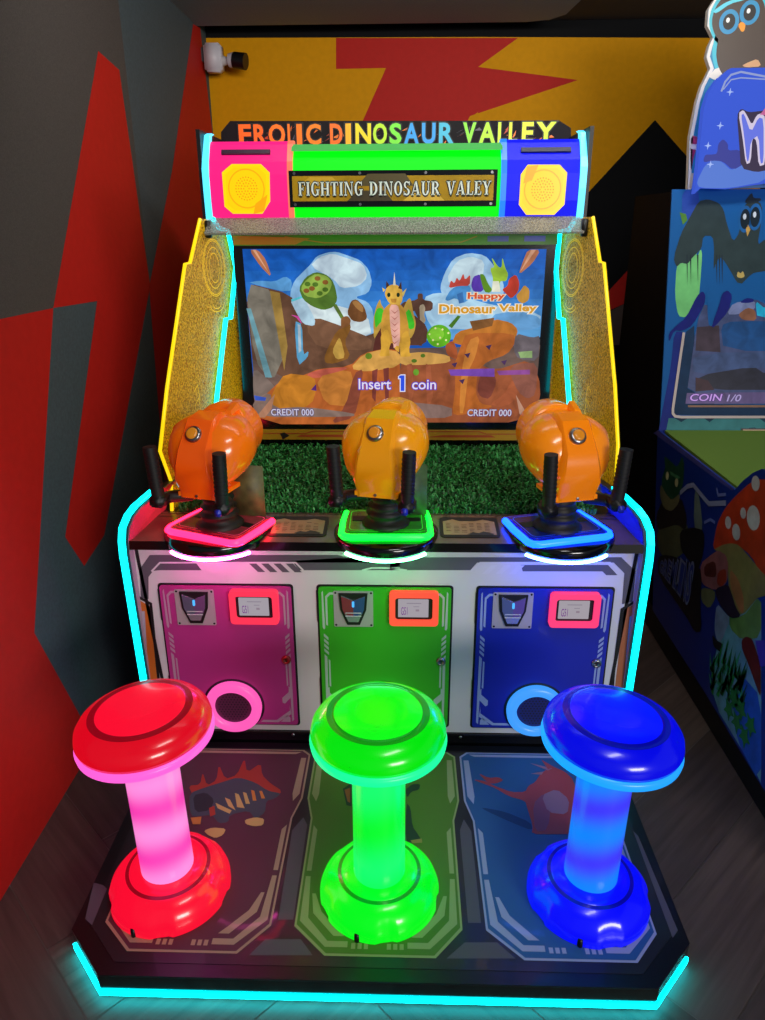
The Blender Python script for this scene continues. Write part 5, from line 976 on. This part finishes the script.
# screen picture
Ff([(1.3919,0.1218),(1.4247,0.5055),(1.4625,0.5978),(1.5054,0.484),(1.5587,0.5551),(1.6068,0.5905),(1.6848,0.6045),(1.759,0.569),(2.0452,0.5686),(2.0816,0.1232)], '#6070a8', 3, .32)
Ff([(1.5855,0.587),(1.6853,0.5974),(1.6882,0.555),(1.6105,0.5338),(1.5601,0.5338)], '#8a96c8', 4, .5); Ff([(1.6105,0.5338),(1.6515,0.5656),(1.6882,0.555),(1.6988,0.5052),(1.6337,0.5088)], '#a06a50', 5, .5); Ff([(1.6853,0.5974),(1.7346,0.5584),(2.0461,0.558),(2.0501,0.5084),(1.7019,0.5123)], '#20b8e8', 6, .6)
Ff([(1.4263,0.4769),(1.5271,0.484),(1.5419,0.362),(1.4253,0.3692)], '#584858', 4, .35); Ff([(1.5343,0.484),(1.5907,0.5053),(2.051,0.4977),(2.0621,0.3621),(1.556,0.3692)], '#1c5a9c', 5, .45); Ff([(1.4186,0.3584),(2.0618,0.3657),(2.0703,0.2613),(1.6985,0.2971),(1.4174,0.2534)], '#50689c', 6, .4)
Ff([(1.4393,0.2534),(1.6985,0.2971),(1.7554,0.261),(2.0715,0.2468),(2.0762,0.1888),(1.4504,0.1878)], '#3a3c50', 7, .35); Ff([(1.4324,0.2461),(1.4916,0.2316),(1.5235,0.1879),(1.4362,0.1805)], '#583c48', 8, .35); Ff([(1.3963,0.1731),(2.0768,0.1815),(2.0813,0.1268),(1.3925,0.1232)], '#7a68a0', 7, .4)
cb = [(1.4119,0.136),(1.5615,0.1689),(1.5823,0.134),(1.65,0.1667)]
mb.text('f', 'COIN', sbox(cb[0], cb[1]), G('#d0a0f0', .8), .0056, .01, .15, G('#5a3a90', .6), .05); mb.text('f', '1/0', sbox(cb[2], cb[3]), G('#b0a0d8', .8), .0056, .01, .2)
# drips over the screen, rim line, hills
Ff([(1.4181,0.6191),(1.442,0.6403),(1.4576,0.6191),(1.453,0.5766),(1.4042,0.4841),(1.3585,0.4591),(1.3221,0.4627),(1.2997,0.4053),(1.2974,0.4484),(1.3318,0.4842),(1.3732,0.5198)], '#141c70', 9); Ff([(1.5325,0.6295),(1.5567,0.6436),(1.5798,0.6188),(1.5664,0.548),(1.5059,0.4769),(1.4914,0.4769),(1.5214,0.5765)], '#141c70', 9); Ff([(1.4587,0.6614),(1.4883,0.6472),(1.5041,0.5054),(1.4914,0.4769),(1.4761,0.4912)], '#0f5596', 8)
Ff([(1.6142,0.5869),(1.6415,0.6081),(1.6776,0.6045),(1.6786,0.5904),(1.6502,0.5848)], '#141c70', 9)
mb.line('f', [(1.3662,0.4519),(1.3343,0.0996),(1.3355,0.0775),(1.3472,0.0642),(1.3769,0.0606),(2.1592,0.0633)], .012, M('#a89a98', .4), .0058)
Ff([(1.3664,0.4483),(1.4255,0.4912),(1.3926,0.1218),(2.0822,0.1159),(2.0861,0.0683),(1.347,0.0686),(1.3388,0.0848)], '#1a3454', 3)
Ff([(1.4032,0.1159),(2.1544,0.1197),(2.1555,0.1073),(1.4074,0.1071)], '#8a6a5a', 7)
Ff([(1.3183,0.0553),(2.1597,0.0575),(2.169,-0.053),(1.302,-0.0561)], '#3c7a80', 3)
for a, b, c_ in ((230, 880, 40), (410, 885, 35), (760, 880, 35)): Ff([PF2(a-c_, 880), PF2(a+c_, 880), PF2(a, 905)], '#1c3a50', 4)
Ff([(1.3605,-0.0447),(1.4042,-0.0334),(1.4563,-0.0407),(1.5068,-0.0219),(1.5593,-0.0366),(1.6092,-0.0105),(1.654,-0.0215),(1.71,0.0194),(1.7746,-0.0137),(1.8743,-0.0244),(2.0942,-0.0311),(2.096,-0.0533),(1.3611,-0.0559)], '#244a58', 4)
mb.prism('f', [(1.6594,0.0082),(2.1637,0.0097),(2.1665,-0.0235),(1.6616,-0.0251)], M('#181416', .4), .002, .008); mb.poly('f', [(1.6671,0.0023),(2.1642,0.0038),(2.1658,-0.0146),(1.6683,-0.0162)], M('#c8a088', .4), .0084)
mb.build('screen_front', m2)
# lit header and bird board
mb = MB(); hd = [(1.3469,2.0059),(1.3462,2.1168),(1.3384,2.3455),(1.3505,2.4059),(1.3773,2.4504),(1.4292,2.4921)]
W2 = 1.8*2-0
right = [(3.6-a, b) for a, b in reversed(hd)]
bot = [(1.6525,2.053),(1.4955,2.0255),(1.3719,2.0302)]
mb.prism('h', hd + right + [(2.2, hd[0][1]+.03), (1.7, bot[0][1]), bot[1], bot[2]], M('#101a50', .6, emit='#3f60dc', es=.8, spec=.05), -.03, .012)
def Hh(P, col, k, es=.75): mb.poly('h', soft(P, 1), G(col, es), .0122+k*.0004)
Hh([(1.3486,2.0536),(1.3767,2.1245),(1.4163,2.1437),(1.4521,2.1318),(1.4912,2.1002),(1.5227,2.1157),(1.584,2.1543),(1.6417,2.115),(1.6522,2.0558),(1.4943,2.0273),(1.365,2.0296)], '#5a86ec', 1)
Hh([(1.3653,2.1441),(1.3709,2.1635),(1.4006,2.1633),(1.4212,2.167),(1.4194,2.2056),(1.4375,2.2247),(1.4616,2.2053),(1.4659,2.1783),(1.5118,2.1819),(1.5502,2.1545),(1.5541,2.1312),(1.4997,2.1002),(1.4515,2.1357),(1.4084,2.1399),(1.3713,2.1323)], '#3c46b8', 2, .6)
for a, b in ((555, 472), (505, 643), (443, 745), (455, 840)):
    c0 = PH(a, b); Hh([(c0[0]+(.018 if i % 2 == 0 else .004)*math.cos(i*PI/4), c0[1]+(.018 if i % 2 == 0 else .004)*math.sin(i*PI/4)) for i in range(8)], '#a8c0ff', 3, .9)
mb.line('h', [(1.401,2.405),(1.4117,2.4415),(1.4323,2.4668),(1.4714,2.4773),(1.5809,2.4582)], .008, G('#a8b8f0', .7), .014); mb.line('h', [(1.4081,2.4123),(1.4352,2.4486),(1.475,2.4555),(1.5826,2.4487)], .005, G('#a8b8f0', .7), .014)
Mz = [(1.4816,2.3152),(1.4939,2.3413),(1.5296,2.3261),(1.5705,2.3295),(1.619,2.3366),(1.6936,2.336),(1.7846,2.3352),(1.8131,2.2751),(1.8268,2.1216),(1.762,2.1064),(1.7275,2.1996),(1.6941,2.1068),(1.6445,2.0993),(1.6033,2.0917),(1.5325,2.1078),(1.5061,2.2165)]
Hh(Mz, '#3a2c50', 4, .7)
Hh([(1.4862,2.3227),(1.5047,2.336),(1.5232,2.3149),(1.5504,2.2771),(1.5648,2.3146),(1.5818,2.3219),(1.6036,2.3068),(1.6361,2.1228),(1.6077,2.1152),(1.5818,2.216),(1.5607,2.2314),(1.5711,2.131),(1.5512,2.1234),(1.5187,2.2317)], '#e0d4f0', 5, .85); Hh([(1.4982,2.3151),(1.5095,2.3225),(1.5514,2.2467),(1.5744,2.307),(1.5966,2.2993),(1.6262,2.1307),(1.6129,2.1245),(1.5863,2.2389),(1.5566,2.2162),(1.5613,2.1389),(1.5536,2.1343),(1.5233,2.2393)], '#6a7af0', 6, .85)
Hh([(1.6106,2.3142),(1.6535,2.3288),(1.702,2.291),(1.7249,2.1689),(1.6927,2.1146),(1.646,2.1384),(1.6212,2.231)], '#e0d4f0', 5, .85); Hh([(1.6312,2.2915),(1.6576,2.3064),(1.6882,2.276),(1.7051,2.1844),(1.6884,2.1381),(1.6546,2.1616)], '#6a7af0', 6, .85); Hh([(1.5773,2.3145),(1.6004,2.3479),(1.6342,2.3439),(1.6064,2.3142)], '#d068a0', 5, .85)
mb.build('lit_header', m2)
mb = MB()
bd = [(1.3603,2.0269),(1.3383,2.2454),(1.3484,2.3854),(1.3609,2.4462),(1.3889,2.5135),(1.3654,2.5582),(1.3713,2.6022),(1.3836,2.6312),(1.352,2.6749),(1.3476,2.7321),(1.3669,2.7672)]
mb.prism('o', bd + [(1.4106,2.8018),(1.4912,2.8078)] + [(2.0, 2.86), (2.1, 2.7), (2.25, 2.4), (2.28, 2.05)], M('#1a7aa8', .45, coat=.1), -.03, 0, M('#d8d4cc', .5))
def Oo(P, col, k): mb.poly('o', soft(P, 1), M(col, .45, coat=.1), .0004+k*.0004)
mb.line('o', [(a+.008, b) for a, b in bd], .014, M('#d8d4d0', .5), .0008)
Oo([(1.3649,2.1008),(1.3671,2.1655),(1.3777,2.2134),(1.3774,2.2451),(1.3432,2.2532),(1.3511,2.1736)], '#a02858', 1); Oo([(1.3483,2.2176),(1.3797,2.2174),(1.378,2.1935),(1.3511,2.1976)], '#d0c8d0', 2); Oo([(1.3636,2.0352),(1.3655,2.0967),(1.3853,2.1007),(1.3865,2.0309)], '#c8b8a0', 2)
Oo([(1.385,2.4836),(1.4137,2.517),(1.4728,2.5165),(1.5241,2.5123),(1.6226,2.5262),(1.6488,2.4738),(1.5954,2.4892),(1.4455,2.4756),(1.4127,2.4684)], '#e0dcd0', 3)
Oo(ell(PO(603, 90), .122, .118, 26), '#3ab4c8', 2); Oo(ell(PO(636, 235), .137, .15, 26), '#3ab4c8', 2); Oo(ell(PO(605, 92), .112, .104, 26), '#42342a', 4); Oo(ell(PO(638, 240), .122, .138, 26), '#42342a', 5)
Oo([(1.3652,2.7248),(1.4173,2.7596),(1.4959,2.7798),(1.4983,2.7658),(1.4349,2.7524),(1.3828,2.7175)], '#5ac8dc', 6)
for a, b in ((555, 112), (660, 65)): Oo(ell(PO(a, b), .042, .046, 20), '#2a88b8', 7); Oo(ell(PO(a, b), .026, .03, 18), '#12100e', 8); Oo(ell(PO(a-6, b-8), .008, .01, 8), '#e8e8e8', 9)
Oo([(1.4807,2.6735),(1.4932,2.6878),(1.5133,2.6768),(1.5109,2.6516),(1.4998,2.6481)], '#e09020', 8); Oo([(1.5222,2.5234),(1.5456,2.5343),(1.5851,2.5487),(1.6071,2.5189),(1.5403,2.5158)], '#c89868', 8)
mb.build('bird_board', m2)

# ================================================================== SECURITY CAMERA
sec = thing('security_camera', 'small white security camera with black lens end high in the left corner', 'camera', (-1.06, 2.66, 2.72))
mb = MB(); mb.box((-1.058, 2.66, 2.80), (.1, .1, .145), M('#c8c4cc', .5), bev=.012); mb.box((-1.1, 2.68, 2.82), (.058, .06, .07), M('#3a3a3e', .5)); mb.build('wall_box', sec)
mb = MB(); mb.tube([(-1.01, 2.65, 2.785), (-.98, 2.645, 2.785), (-.955, 2.64, 2.785)], [.03, .02, .02], M('#b8b4b8', .5), 12); mb.build('arm', sec)
mb = MB(); mb.tube([(-.965, 2.64, 2.785), (-.935, 2.635, 2.785)], [.036, .042], M('#b8b4bc', .5), 20); mb.tube([(-.935, 2.635, 2.785), (-.865, 2.62, 2.775)], .044, M('#0c0c10', .35), 20); mb.build('camera_head', sec)

for o_ in bpy.data.objects:
    if '_at' in o_: del o_['_at']
